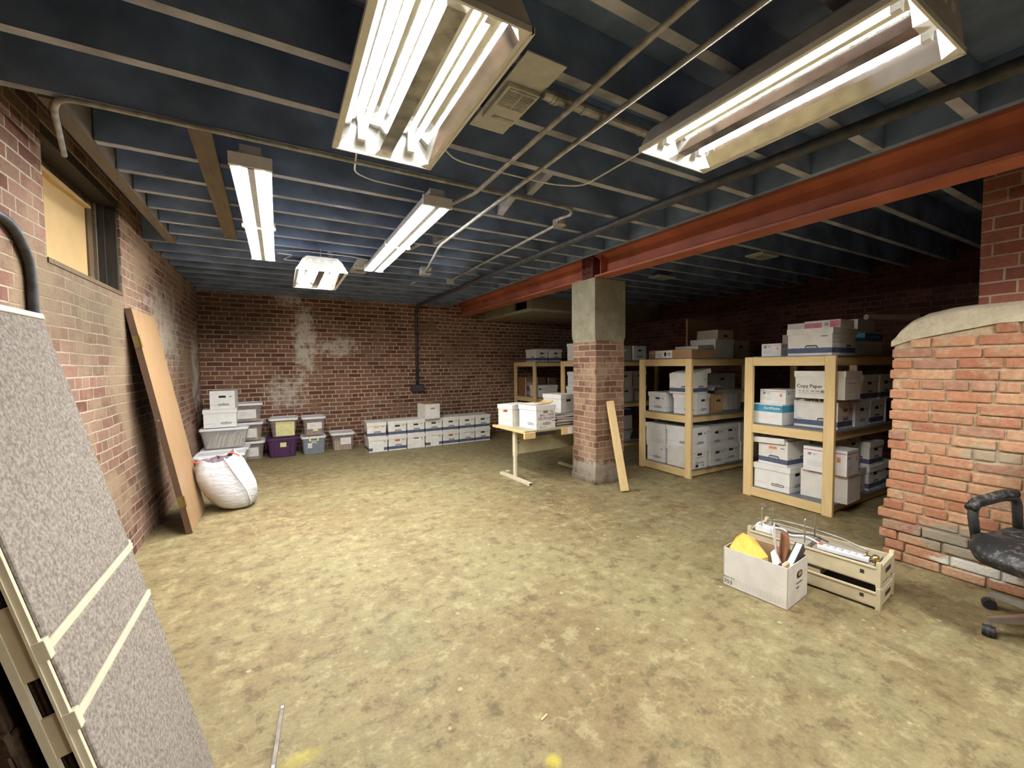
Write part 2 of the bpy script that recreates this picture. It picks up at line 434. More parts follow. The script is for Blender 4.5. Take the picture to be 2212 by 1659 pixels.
M['brick_left'] = brick('left_wall_brick', 1, [(0.18, 0.078, 0.057, 1), (0.27, 0.13, 0.095, 1), (0.34, 0.20, 0.15, 1), (0.24, 0.145, 0.105, 1)], (0.50, 0.42, 0.33, 1), rh=0.0735, bw=0.222, mw=0.012, wob=0.02,
    white=(((None, 7.7, 1.35), (1, 0.55, 1.15), 0.9), ((None, 5.9, 1.9), (1, 1.6, 0.7), 0.45)),
    dark=(((None, 3.75, 1.82), (1, 0.85, 0.42), 0.8), ((None, 4.3, 1.2), (1, 0.6, 1.1), 0.35)), dcol=(0.10, 0.088, 0.055, 1), patch=0.13, stain=(0.36, 0.265, 0.17, 1), bstr=0.9)
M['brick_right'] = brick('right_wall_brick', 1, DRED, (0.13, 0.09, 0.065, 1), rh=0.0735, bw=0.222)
M['brick_back'] = brick('back_wall_brick', 0, RED, (0.30, 0.23, 0.17, 1), rh=0.0735, bw=0.222)
M['brick_pillar'] = brick('pillar_brick', 0, [(0.22, 0.115, 0.078, 1), (0.33, 0.19, 0.128, 1), (0.40, 0.255, 0.175, 1)], (0.50, 0.41, 0.30, 1), rh=0.0735, bw=0.222, both=True, wob=0.016,
    white=(((None, None, 0.14), (1, 1, 0.22), 0.6),), dark=(((None, None, 0.06), (1, 1, 0.2), 0.7),), dcol=(0.12, 0.10, 0.07, 1), patch=0.10, stain=(0.44, 0.31, 0.215, 1))
def pier_mats():
    for nm, isb in (('rough_pier_brick', True), ('sandy_pier_mortar', False)):
        m = NT(nm); co = m.coord(); fine = m.noise(co, 30.0, 7, 0.72); big = m.noise(co, 3.2, 5, 0.6)
        mc = m.ramp(fine, [(0.3, (0.34, 0.255, 0.16, 1)), (0.7, (0.56, 0.44, 0.295, 1))])
        if isb:
            g = m.n('ShaderNodeNewGeometry')
            col = m.ramp(g.outputs['Random Per Island'], [(0.0, (0.40, 0.17, 0.10, 1)), (0.3, (0.50, 0.235, 0.135, 1)), (0.6, (0.56, 0.29, 0.17, 1)), (0.85, (0.58, 0.35, 0.21, 1)), (1.0, (0.40, 0.21, 0.145, 1))])
            col = m.mix(0.65, col, m.ramp(fine, [(0.28, 0.55), (0.72, 1.3)]), 'MULTIPLY')
            col = m.mix(m.ramp(m.noise(co, 9.0, 7, 0.74), [(0.50, 0.0), (0.64, 0.75)]), col, mc)
        else:
            col = mc
        # smeared cement and lime near the foot
        o = m.sep(co); rag = m.noise(co, 7.0, 6, 0.7)
        for c, s_, a, cc in (((None, 0.42, 0.24), (1, 0.34, 0.15), 0.95, (0.37, 0.335, 0.25, 1)), ((None, 0.10, 0.20), (1, 0.35, 0.13), 0.9, (0.36, 0.32, 0.235, 1)), ((None, 0.36, 0.105), (1, 0.30, 0.06), 1.0, (0.72, 0.69, 0.62, 1)), ((None, 0.30, 0.85), (1, 0.18, 0.10), 0.8, (0.44, 0.38, 0.27, 1))):
            gk = gauss_blob(m, co, c, s_)
            kk = m.ramp(m.math('ADD', gk, m.math('MULTIPLY', m.math('SUBTRACT', rag, 0.5), 1.6)), [(0.45, 0.0), (0.62, a)])
            kk = m.math('MULTIPLY', kk, m.math('POWER', gk, 0.3)); col = m.mix(kk, col, cc)
        m.base(col); m.rough(0.9); m.bsdf.inputs['Specular IOR Level'].default_value = 0.2
        m.bump(m.math('ADD', fine, m.math('MULTIPLY', rag, 0.8)), 0.9, 0.012)
        M['brick_big' if isb else 'pier_mortar'] = m.mat
pier_mats()
M['brick_shaft'] = brick('upper_shaft_brick', 1, [(0.21, 0.07, 0.05, 1), (0.27, 0.095, 0.062, 1), (0.31, 0.12, 0.08, 1)], (0.38, 0.28, 0.20, 1), rh=0.081, bw=0.222, mw=0.014, both=True, bstr=0.8)

# ------------------------------------------------------------------ room
XL, XR, YB, YF, ZJ, ZD = -1.08, 7.1, -3.0, 8.12, 2.66, 2.90
WIN = (3.23, 4.49, 2.062, 2.79)

b = MB(); b.box(XL - 0.3, YB - 0.3, -0.15, XR + 0.3, YF + 0.3, 0.0, M['floor']); struct(b.build('floor'))
b = MB(); b.box(XL - 0.3, YF, 0, XR + 0.3, YF + 0.3, ZD + 0.05, M['brick_far']); struct(b.build('wall_far'))
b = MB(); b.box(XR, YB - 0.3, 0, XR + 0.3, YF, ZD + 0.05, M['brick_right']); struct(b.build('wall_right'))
b = MB(); b.box(XL - 0.3, YB - 0.3, 0, XR, YB, ZD + 0.05, M['brick_back']); struct(b.build('wall_back'))
b = MB()  # left wall with the window opening
y0, y1, z0, z1 = WIN
b.box(XL - 0.4, YB, 0, XL, y0, ZD + 0.05, M['brick_left']); b.box(XL - 0.4, y1, 0, XL, YF, ZD + 0.05, M['brick_left'])
b.box(XL - 0.4, y0, 0, XL, y1, z0 - 0.03, M['brick_left']); b.box(XL - 0.4, y0, z1, XL, y1, ZD + 0.05, M['brick_left'])
struct(b.build('wall_left'))
# battered foot of the left wall
b = MB(); prof = [(0.0, 0.075), (0.35, 0.062), (0.8, 0.035), (1.25, 0.0)]
ys = [2.4, 3.2, 4.0, 4.8, 5.6, 6.4, 7.1, 7.6, YF]
wv = [1.0, 1.0, 1.0, 1.0, 1.0, 0.9, 0.75, 0.7, 0.95]
vs = []; fs = []
for yy, w in zip(ys, wv):
    vs += [(XL + d * w - 0.012, yy, z) for z, d in prof]
for i in range(len(ys) - 1):
    for k in range(len(prof) - 1):
        a = i * 4 + k; fs.append((a, a + 4, a + 5, a + 1))
b.add(vs, fs, M['brick_left'])
o = struct(b.build('trim_1', smooth=True))

# ceiling: deck plus joists
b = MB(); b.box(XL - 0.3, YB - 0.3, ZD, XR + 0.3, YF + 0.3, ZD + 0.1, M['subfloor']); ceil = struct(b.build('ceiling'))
JY = [-2.6, -2.23, -1.86, -1.49, -1.12, -0.75, -0.38, -0.01, 0.36, 0.73, 1.10, 1.47, 1.84, 2.21, 2.63, 3.07, 3.43, 3.76, 4.10, 4.45, 4.79, 5.15, 5.53, 5.89, 6.25, 6.61, 6.97, 7.33, 7.68, 8.05]
XT = -0.82
for y in JY:
    b = MB()
    xa = XT if 2.7 < y < 5.0 else XL
    for x0, x1 in ((xa, 3.036), (3.472, XR)):
        x1 -= 0.004; x0 += 0.004
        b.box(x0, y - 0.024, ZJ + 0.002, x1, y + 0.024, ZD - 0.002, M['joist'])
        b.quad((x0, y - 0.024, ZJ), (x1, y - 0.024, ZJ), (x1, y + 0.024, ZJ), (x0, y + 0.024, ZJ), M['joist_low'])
    b.build('joist', ceil)
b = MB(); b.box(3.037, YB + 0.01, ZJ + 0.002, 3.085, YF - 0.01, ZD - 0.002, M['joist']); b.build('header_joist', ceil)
# trimmer beside the window well
b = MB(); b.box(XT - 0.07, 2.66, ZJ - 0.01, XT - 0.002, 5.13, ZD - 0.002, M['olddust']); b.build('trimmer', ceil)
# bridging pieces between joists
for x, y0 , y1, dx in ((1.52, 2.66, 3.04, 0.09), (1.46, 3.79, 4.07, -0.05), (1.28, 4.13, 4.42, -0.05), (1.17, 4.48, 4.76, -0.03), (0.60, 1.87, 2.18, 0.0), (0.52, 4.82, 5.12, 0.02), (0.50, 5.18, 5.50, 0.02), (1.75, 5.92, 6.22, 0.02), (0.55, 6.28, 6.58, 0.0), (1.55, 2.24, 2.60, 0.06)):
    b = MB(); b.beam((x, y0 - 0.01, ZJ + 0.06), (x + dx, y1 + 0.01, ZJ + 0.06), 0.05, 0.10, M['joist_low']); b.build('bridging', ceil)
# plank nailed under the joists left of the strip lights
b = MB(); b.beam((-0.31, 2.62, ZJ - 0.014), (-0.345, 4.62, ZJ - 0.014), 0.10, 0.024, M['olddust'])
tag(b.build('ceiling_plank'), 'dusty plank nailed across the joists left of the left strip light', 'plank')

# window
w = struct(thing('window_1', 'boarded basement window high in left brick wall', 'window', (XL, 3.86, z0)))
XW = -0.145
b = MB(); b.box(XW - 0.02, -0.66, 0.0, XW, 0.44, 0.60, M['tan']); b.build('board', w)
b = MB(); b.prism([(-0.64, 0.60), (0.44, 0.60), (0.44, 0.585), (-0.1, 0.60 - 0.035), (-0.64, 0.59)], XW, XW + 0.035, M['tan'], 'x'); b.build('curled_board_edge', w)
b = MB()
b.box(XW - 0.02, 0.44, 0.0, XW + 0.012, 0.54, 0.66, M['midwood']); b.box(XW - 0.01, 0.535, 0, XW + 0.03, 0.56, 0.66, M['olddust']); b.box(XW - 0.06, 0.56, 0.0, -0.075, 0.625, 0.72, M['oldwood']); b.box(-0.075, 0.585, 0.0, -0.012, 0.628, 0.72, M['oldwood'])
b.box(XW - 0.02, -0.66, 0.60, XW + 0.005, 0.56, 0.665, M['midwood']); b.box(XW - 0.06, -0.66, 0.665, -0.005, 0.625, 0.73, M['oldwood'])
b.box(-0.16, 0.60, 0.02, -0.02, 0.622, 0.16, M['oldwood'])
b.build('window_frame', w)
b = MB(); b.box(XW - 0.03, -0.625, -0.028, 0.006, 0.625, 0.0, M['midwood']); b.build('window_sill', w)
b = MB(); b.box(-0.40, -0.628, 0, -0.34, 0.628, 0.73, M['oldwood']); b.build('outer_boarding', w)

# ------------------------------------------------------------------ red steel beam, pillars
t = thing('steel_beam', 'long red oxide steel I-beam resting on the square brick pillar', 'beam', (3.37, 2.5, 2.475))
b = MB(); L0, L1 = -5.49, 5.6
b.box(-0.10, L0, 0, 0.10, L1, 0.020, M['beam']); b.box(-0.10, L0, 0.235, 0.10, L1, 0.258, M['beam']); b.box(-0.008, L0, 0.02, 0.008, L1, 0.235, M['beam'])
for sx in (-1, 1):  # fillets where web meets the flanges
    b.prism([(sx * 0.008, 0.02), (sx * 0.075, 0.02), (sx * 0.008, 0.055)], L0, L1, M['beam'], 'y')
    b.prism([(sx * 0.008, 0.235), (sx * 0.075, 0.235), (sx * 0.008, 0.20)], L0, L1, M['beam'], 'y')
b.build('girder', t)
b = MB(); b.box(-0.125, 1.355, 0.0, -0.10, 1.53, 0.30, M['beam_dark']); b.box(-0.125, 1.33, 0.0, 0.03, 1.355, 0.30, M['beam_dark'])
for z in (0.06, 0.13, 0.20):
    for y in (1.40, 1.49):
        b.tube([(-0.125, y, z), (-0.14, y, z)], 0.011, M['beam_dark'], 6)
b.build('splice_plate', t)
b = MB(); b.box(-0.10, 1.22, 0.02, -0.008, 1.235, 0.235, M['beam']); b.build('stiffener', t)

t = thing('brick_pillar', 'square brick pillar with concrete cap under the red beam', 'pillar', (3.51, 4.04, 0))
b = MB(); hw = 0.226
def ring(z, g, j):
    return [(sx * (hw + g) + random.uniform(-j, j), sy * (0.212 + g) + random.uniform(-j, j), z) for sx, sy in ((-1, -1), (1, -1), (1, 1), (-1, 1))]
b.loft([ring(z, 0.018 if z < 0.06 else (0.008 if z < 0.2 else 0.0), 0.004) for z in [0, 0.05, 0.12, 0.2] + [0.2 + 0.0735 * k for k in range(1, 21)] + [1.74]], M['brick_pillar'])
b.build('brick_shaft', t)
b = MB(); g = [(-0.245, -0.222), (0.245, -0.222), (0.245, 0.222), (-0.245, 0.222)]
b.loft([[(x * k, y * k, z) for x, y in g] for z, k in ((1.72, 0.945), (1.745, 0.955), (1.79, 0.995), (1.83, 1.0), (2.475, 1.0))], M['concrete'])
b.build('concrete_cap', t, bevel=0.006)

# big pier at the right edge
t = thing('brick_pier', 'massive rough brick pier with rounded concrete shoulder behind the office chair', 'pier', (4.27, 0.5, 0))
b = MB(); rnd = random.Random(5)
rh = 0.0735; k = 0
while k * rh < 1.69:
    z0_ = k * rh + 0.006; z1_ = (k + 1) * rh - 0.004
    ymax = 0.795 + rnd.uniform(-0.010, 0.012) + (0.030 if k in (2, 4) else 0) + (0.012 if k < 8 else 0)
    if z1_ > 1.60: ymax = 0.70 if z1_ < 1.66 else 0.30
    y = ymax; hdr = k % 6 == 5; first = True
    while y > -0.55:
        ln = (0.10 if hdr else 0.205) + rnd.uniform(-0.018, 0.018)
        if first: ln *= rnd.choice((0.5, 1.0)); 
        d = rnd.uniform(-0.002, 0.011) + (0.012 if k < 4 else 0.0)
        tz = rnd.uniform(-0.004, 0.004)
        b.box(-0.366 - d, y - ln, z0_ + tz, (0.40 if first else -0.25), y, z1_ + tz, M['brick_big']); y -= ln + rnd.uniform(0.007, 0.014); first = False
    k += 1
b.build('brick_facing', t, bevel=0.009)
b = MB()
b.prism([(-1.5, 0.0), (0.785, 0.0), (0.785, 1.59), (0.69, 1.61), (0.29, 1.70), (-1.5, 1.70)], -0.357, 0.40, M['pier_mortar'], 'x')
b.build('mortar_core', t)
b = MB(); pr = [(0.80, 1.56), (0.80, 1.60), (0.785, 1.64), (0.755, 1.69), (0.70, 1.745), (0.62, 1.785), (0.50, 1.81), (0.38, 1.82), (-1.5, 1.83), (-1.5, 1.685), (0.28, 1.685), (0.68, 1.605)]
n = len(pr); xs = [(-0.375, 0.0), (-0.345, 0.022), (-0.30, 0.034), (0.42, 0.034)]
vs = []; fs = []
for x, up in xs:
    vs += [(x, y, z + (up - 0.034 if 1 < i < 9 else 0)) for i, (y, z) in enumerate(pr)]
for i in range(len(xs) - 1):
    for j in range(n):
        fs.append((i * n + j, i * n + (j + 1) % n, (i + 1) * n + (j + 1) % n, (i + 1) * n + j))
fs.append(tuple(range(n))); fs.append(tuple((len(xs) - 1) * n + j for j in range(n)))
b.add(vs, fs, M['capcrete']); b.build('concrete_shoulder', t)
b = MB(); b.box(-0.33, -1.5, 1.80, 0.40, 0.385, ZJ - 0.004, M['brick_shaft']); b.build('brick_shaft', t, bevel=0.006)

# boxed soffit near the far wall
t = thing('ceiling_soffit', 'beige boxed duct soffit hanging behind the red beam by the far wall', 'soffit', (4.9, 7.1, 2.40))
b = MB(); b.box(-1.0, -0.86, 0, 2.19, 1.0, 0.02, M['soffit']); b.box(-1.0, -0.86, 0.02, 2.19, -0.82, 0.255, M['soffit']); b.box(-1.0, -0.82, 0.02, -0.96, -0.70, 0.255, M['soffit']); b.box(-1.0, -0.70, 0.02, -0.96, -0.25, 0.06, M['soffit']); b.box(-1.0, -0.25, 0.02, -0.96, 1.0, 0.255, M['soffit'])
b.build('panelling', t)

# ------------------------------------------------------------------ ceiling lights
def lamp_profile(w, h):
    q = w / 4
    half = [(-w / 2, 0), (-w / 2 + 0.022, 0.0), (-w / 2 + 0.055, h * 0.45), (-q - 0.035, h * 0.92), (-q + 0.03, h * 0.95), (-0.050, h * 0.6), (-0.030, h * 0.14)]
    return half + [(-x, z) for x, z in reversed(half)]

def highbay(label, x0, x1, y0, y1, z, ntube, hang, power=105.0):
    tm = emit('fluorescent_tube', (1.0, 0.985, 0.94, 1), power)
    w, L = x1 - x0, y1 - y0
    t = thing('ceiling_light', label, 'light', ((x0 + x1) / 2, (y0 + y1) / 2, z), group='wide reflector ceiling lights')
    h = 0.10; pr = lamp_profile(w, h)
    b = MB(); ly = L / 2 - 0.05
    for i in range(len(pr) - 1):
        (xa, za), (xb, zb) = pr[i], pr[i + 1]
        b.quad((xa, -ly, za), (xb, -ly, zb), (xb, ly, zb), (xa, ly, za), M['lamp_white'] if i in (0, len(pr) - 2) else (M['tarnished'] if i == 6 else M['mirror']))
    b.build('reflector', t)
    for s in (-1, 1):
        b = MB(); n = len(pr)
        for i in range(n - 1):
            (xa, za), (xb, zb) = pr[i], pr[i + 1]
            b.quad((xa, s * L / 2, 0), (xb, s * L / 2, 0), (xb, s * ly, zb), (xa, s * ly, za), M['lamp_white'])
        b.build('end_reflector', t)
    b = MB()
    for s in (-1, 1):
        b.box(s * w / 2 - 0.005, -L / 2 - 0.004, -0.006, s * w / 2 + 0.005, L / 2 + 0.004, 0.014, M['lamp_white'])
        b.box(-w / 2, s * L / 2 - 0.004, -0.006, w / 2, s * L / 2 + 0.004, 0.014, M['lamp_white'])
    b.build('rim', t)
    b = MB(); hp = [(-w / 2 - 0.004, 0.005), (-w / 2 + 0.05, 0.10), (-w / 2 + 0.09, 0.135), (w / 2 - 0.09, 0.135), (w / 2 - 0.05, 0.10), (w / 2 + 0.004, 0.005)]
    n = len(hp)
    vs = [(x, s * L / 2, zz) for s in (-1, 1) for x, zz in hp]
    fs = [(i, i + 1, n + i + 1, n + i) for i in range(n - 1)] + [tuple(range(n)), tuple(range(2 * n - 1, n - 1, -1))]
    b.add(vs, fs, M['lamp_housing'])
    for i in range(4):
        xx = -w / 2 + 0.12 + i * (w - 0.24) / 3
        for s in (-1, 1):
            for d in (-0.012, 0, 0.012):
                b.box(xx + d - 0.003, s * L / 2 - 0.002, 0.085, xx + d + 0.003, s * L / 2 + 0.002, 0.108, M['lamp_white'])
    b.build('housing', t)
    xs = [-w / 4, w / 4] if ntube == 2 else [-w / 4 - 0.045, -w / 4 + 0.045, w / 4 - 0.045, w / 4 + 0.045]
    for x in xs:
        b = MB(); zt = h * 0.50
        b.tube([(x, -ly + 0.01, zt), (x, ly - 0.01, zt)], 0.0125, tm, 12); b.build('fluorescent_tube', t, smooth=True)
        for s in (-1, 1):
            b = MB(); b.box(x - 0.016, s * (ly - 0.01) - 0.012, zt - 0.02, x + 0.016, s * (ly - 0.01) + 0.012, zt + 0.045, M['lamp_white']); b.build('lamp_holder', t)
    for sy in (-0.34, 0.34):
        b = MB(); b.tube([(0, sy * L, 0.13), (0, sy * L, 0.13 + hang)], 0.004, M['steel'], 6); b.build('hanger', t)
    return t

highbay('wide twin trough ceiling light nearest the camera, left of the conduits', 0.252, 0.713, 1.12, 2.125, 2.47, 2, 0.06, 54)
highbay('wide twin trough ceiling light beside the red beam, right of the conduits', 1.54, 2.01, 0.505, 1.475, 2.47, 2, 0.06, 162)
highbay('small looking hanging ceiling light nearest the far brick wall', 0.18, 0.64, 4.55, 5.60, 2.40, 4, 0.13, 50)

highbay('added wide fill light out of view behind the camera', 2.35, 2.82, -1.35, -0.35, 2.47, 2, 0.06, 250)  # invented fixture, added to brighten the right side and the brick pier

def strip(label, xc, y0, y1, z, power):
    tm = emit('fluorescent_strip_tube', (1.0, 0.99, 0.96, 1), power)
    L = y1 - y0
    t = thing('strip_light', label, 'light', (xc, (y0 + y1) / 2, z), group='long double tube strip lights')
    b = MB(); pr = [(-0.10, 0.0), (-0.085, 0.045), (-0.05, 0.075), (-0.05, 0.108), (0.05, 0.108), (0.05, 0.075), (0.085, 0.045), (0.10, 0.0), (0.092, 0.0), (0.02, 0.032), (0.017, -0.012), (-0.017, -0.012), (-0.02, 0.032), (-0.092, 0.0)]
    b.prism(pr, -L / 2, L / 2, M['lamp_housing'], 'y'); b.build('housing', t)
    for s in (-1, 1):
        b = MB(); b.box(-0.103, s * L / 2 - 0.012, -0.012, 0.103, s * L / 2 + 0.012, 0.055, M['lamp_white']); b.build('end_cap', t)
    for s in (-1, 1):
        for k in (-1, 1):
            b = MB(); cy = k * L / 4
            b.tube([(s * 0.056, cy - L / 4 + 0.02, 0.012), (s * 0.056, cy + L / 4 - 0.012, 0.012)], 0.028, tm, 12); b.build('fluorescent_tube', t, smooth=True)
    b = MB(); b.box(-0.10, -0.006, -0.021, 0.10, 0.006, 0.02, M['lamp_white']); b.box(-0.112, -0.02, -0.02, -0.10, 0.02, 0.035, M['lamp_white']); b.box(0.10, -0.02, -0.02, 0.112, 0.02, 0.035, M['lamp_white']); b.build('socket_bridge', t)
    return t
strip('long double tube strip light nearest the left brick wall', -0.10, 2.72, 4.97, 2.55, 34)
strip('long double tube strip light beside the paired conduits', 0.985, 2.78, 4.99, 2.55, 54)

# ------------------------------------------------------------------ pipes, conduits, wires, vents
def bend(pts, r=0.05, n=5):
    out = [Vector(pts[0])]
    for i in range(1, len(pts) - 1):
        p = Vector(pts[i]); a = (Vector(pts[i - 1]) - p); c = (Vector(pts[i + 1]) - p)
        ra = min(r, a.length * 0.45, c.length * 0.45); a.normalize(); c.normalize()
        p0 = p + a * ra; p1 = p + c * ra
        for k in range(n + 1):
            t = k / n; out.append(p0 * (1 - t) ** 2 + p * 2 * t * (1 - t) + p1 * t * t)
    out.append(Vector(pts[-1]))
    return out
def run(name, label, cat, pts, r, mat, rb=0.05, seg=8):
    b = MB(); b.tube(bend(pts, rb), r, mat, seg)
    return tag(b.build(name, smooth=True), label, cat)
ZC = 2.64
run('conduit', 'pale electrical conduit running from the camera to the right strip light', 'conduit', [(1.165, -1.0, 2.588), (1.168, 2.55, 2.588), (1.10, 2.80, 2.588)], 0.013, M['conduit'])
o = run('conduit', 'pale electrical conduit that doglegs past the right strip light to a small box', 'conduit', [(1.372, -1.0, 2.588), (1.365, 3.82, 2.588), (1.60, 5.0, 2.588)], 0.013, M['conduit'], 0.12)
b = MB(); b.box(1.55, 4.98, 2.565, 1.67, 5.08, 2.655, M['conduit']); b.build('junction_box', o)
o = run('conduit', 'pale electrical conduit crossing the joists from the window corner to the round box', 'conduit', [(-0.98, 3.2, ZC - 0.03), (-0.86, 2.72, ZC), (-0.80, 2.60, ZC), (1.99, 2.60, ZC), (2.07, 2.70, ZC), (2.02, 2.84, ZC), (2.10, 2.94, ZC), (2.13, 5.50, ZC)], 0.013, M['conduit'], 0.07)
b = MB(); b.tube([(2.08, 2.88, ZC - 0.03), (2.08, 2.88, ZC + 0.015)], 0.055, M['conduit'], 14); b.build('junction_box', o)
b = MB(); b.tube([(2.135, 5.55, ZC - 0.03), (2.135, 5.55, ZC + 0.015)], 0.055, M['lamp_housing'], 14); b.build('junction_box', o)
o = run('iron_pipe', 'thick dark pipe under the joists that drops down the far brick wall', 'pipe', [(2.70, -1.2, 2.615), (2.49, 1.95, 2.615), (2.44, 3.7, 2.615), (2.38, YF - 0.07, 2.615), (2.38, YF - 0.06, 1.10)], 0.032, M['darkpipe'], 0.13, 10)
b = MB(); b.box(2.26, YF - 0.12, 0.945, 2.50, YF - 0.001, 1.08, M['darkpipe']); b.box(2.265, YF - 0.128, 0.95, 2.495, YF - 0.12, 1.075, M['darkpipe']); b.build('outlet_box', o, bevel=0.008)
run('wall_conduit', 'dark conduit bent down the left brick wall above the grey panel', 'conduit', [(XL + 0.022, 1.2, 2.17), (XL + 0.022, 2.84, 2.13), (XL + 0.022, 2.99, 1.98), (XL + 0.022, 2.99, 0.6)], 0.022, M['darkpipe'], 0.16, 10)
run('white_cable', 'white cable sagging between the two wide ceiling lights', 'cable', [(0.70, 2.05, 2.60), (0.93, 2.31, 2.64), (1.36, 2.30, 2.63), (1.62, 2.29, 2.63), (1.78, 2.20, 2.62), (1.80, 1.75, 2.63), (1.74, 1.44, 2.60)], 0.005, M['tubwhite'], 0.09, 6)
run('white_cable', 'white cable from the nearest wide light to the right strip light', 'cable', [(0.42, 2.12, 2.58), (0.41, 2.45, 2.64), (0.44, 2.74, 2.64), (0.55, 2.80, 2.64), (0.90, 2.80, 2.63)], 0.005, M['tubwhite'], 0.05, 6)
run('white_cable', 'white cable looping from the left strip light to the hanging light', 'cable', [(0.03, 4.93, 2.62), (0.17, 5.05, 2.64), (0.07, 5.25, 2.63), (0.25, 5.25, 2.63), (0.45, 5.18, 2.62), (0.41, 5.08, 2.55)], 0.005, M['tubwhite'], 0.05, 6)
run('white_cable', 'white cable strung between the two long strip lights', 'cable', [(0.0, 4.90, 2.64), (0.3, 4.82, 2.64), (0.7, 4.83, 2.64), (0.9, 4.85, 2.63)], 0.005, M['tubwhite'], 0.05, 6)

t = thing('ceiling_vent', 'white sheet metal plate and air grille beside the nearest wide light', 'vent', (0.96, 1.67, 2.64))
b = MB(); b.box(-0.10, -0.28, 0.0, 0.085, 0.27, 0.006, M['lamp_housing']); b.build('plate', t)
b = MB()
b.box(-0.085, -0.10, -0.02, 0.075, 0.16, 0.0, M['lamp_housing']); b.build('grille_box', t, bevel=0.004)
b = MB(); b2_ = MB()
for k in range(10):
    b.box(-0.07, -0.07 + k * 0.011, -0.024, -0.004, -0.064 + k * 0.011, -0.02, M['conduit']); b2_.box(0.004, -0.07 + k * 0.011, -0.024, 0.062, -0.064 + k * 0.011, -0.02, M['conduit'])
b.build('grille', t); b2_.build('grille', t)
b = MB(); b.box(-0.07, -0.092, -0.024, 0.062, -0.078, -0.02, M['conduit']); b.build('slot', t)
b = MB(); b.box(-0.05, 0.11, -0.024, 0.062, 0.128, -0.02, M['conduit']); b.build('slot', t)
b = MB(); b.tube([(1.04, 1.555, 2.632), (2.30, 1.56, 2.632)], 0.026, M['steel'], 14)
for x in (1.08, 1.10, 1.25, 1.62, 2.0):
    b.tube([(x, 1.556, 2.630), (x + 0.012, 1.556, 2.630)], 0.029, M['steel'], 14)
tag(b.build('duct_pipe', smooth=False), 'round galvanised pipe leading from the white vent plate to the right', 'pipe')
t = thing('ceiling_vent', 'small white register plate behind the far end of the right strip light', 'vent', (0.88, 5.22, 2.64))
b = MB(); b.box(-0.08, -0.30, 0.0, 0.10, 0.02, 0.006, M['lamp_housing']); b.build('plate', t)
b = MB(); b.box(-0.08, 0.03, -0.03, 0.10, 0.30, 0.0, M['lamp_housing']); b.box(-0.03, 0.10, -0.033, 0.06, 0.14, -0.03, M['dark']); b.build('grille_box', t, bevel=0.004)
def reg(label, x, y):
    t = thing('ceiling_vent', label, 'vent', (x, y, 2.635))
    b = MB(); b.box(-0.16, -0.10, 0.0, 0.16, 0.10, 0.022, M['lamp_housing']); b.build('frame', t, bevel=0.004)
    b = MB()
    for k in range(7):
        b.box(-0.10, -0.055 + k * 0.018, -0.003, 0.10, -0.047 + k * 0.018, 0.0, M['conduit'])
    b.build('grille', t)
    return t
reg('square cream register in the dark ceiling above the middle shelving unit', 4.76, 2.74)
reg('small pale register in the dark ceiling just right of the pillar cap', 4.66, 4.05)

# ------------------------------------------------------------------ storage boxes
_cache = {}
def face_pt(side, sx, sy, u, z, off):
    """u runs left to right seen from outside"""
    if side == '-y': return (-sx / 2 + u, -sy / 2 - off, z)
    if side == '+y': return (sx / 2 - u, sy / 2 + off, z)
    if side == '-x': return (-sx / 2 - off, sy / 2 - u, z)
    return (sx / 2 + off, -sy / 2 + u, z)

def decal(b, side, sx, sy, u0, z0, u1, z1, mat, off=0.0006):
    b.quad(*[face_pt(side, sx, sy, u, z, off) for u, z in ((u0, z0), (u1, z0), (u1, z1), (u0, z1))], mat)

def decal_poly(b, side, sx, sy, pts, mat, off=0.0006):
    b.add([face_pt(side, sx, sy, u, z, off) for u, z in pts], [tuple(range(len(pts)))], mat)

def letter(b, side, sx, sy, txt, uc, zc, size, mat, bold=0.0, off=0.0008, stretch=1.0, slant=0.0):
    vs, fs = text_geo(txt, 1.0, bold)
    b.add([face_pt(side, sx, sy, uc + (x * stretch + y * slant) * size, zc + y * size, off) for x, y, _ in vs], fs, mat)

def pill(uc, zc, w, h, n=5):
    r = h / 2; out = []
    for s, a0 in ((1, -90), (-1, 90)):
        for k in range(n + 1):
            t = math.radians(a0 + 180 * k / n); out.append((uc + s * 0 + (w / 2 - r) * (1 if s == 1 else -1) + r * math.cos(t), zc + r * math.sin(t)))
    return out

def logo_ring(b, side, sx, sy, uc, zc, w):
    h = w * 0.21
    decal_poly(b, side, sx, sy, pill(uc, zc, w, h), M['ink'], 0.0006)
    decal_poly(b, side, sx, sy, pill(uc, zc, w * 0.88, h * 0.52), M['white'], 0.0010)
    letter(b, side, sx, sy, 'BANKERS BOX', uc, zc, h * 0.36, M['ink'], 0.01, 0.0014, 1.15)
    decal_poly(b, side, sx, sy, [(uc - 0.006, zc + h * 0.5), (uc + 0.006, zc + h * 0.5), (uc + 0.004, zc + h * 0.95), (uc - 0.004, zc + h * 0.95)], M['grey_ink'])

def logo_arc(b, side, sx, sy, uc, zc, w):
    h = w * 0.24; out = []; inn = []
    for k in range(11):
        t = PI * k / 10; out.append((uc + w / 2 * math.cos(t), zc + h * min(1, 1.5 * math.sin(t)))); inn.append((uc + w * 0.43 * math.cos(t), zc + h * 0.62 * min(1, 1.5 * math.sin(t))))
    decal_poly(b, side, sx, sy, out, M['ink'], 0.0006); decal_poly(b, side, sx, sy, inn, M['pale_ink'], 0.0010)
    letter(b, side, sx, sy, 'BANKERS BOX', uc, zc + h * 0.28, h * 0.30, M['ink'], 0.01, 0.0014, 1.1)

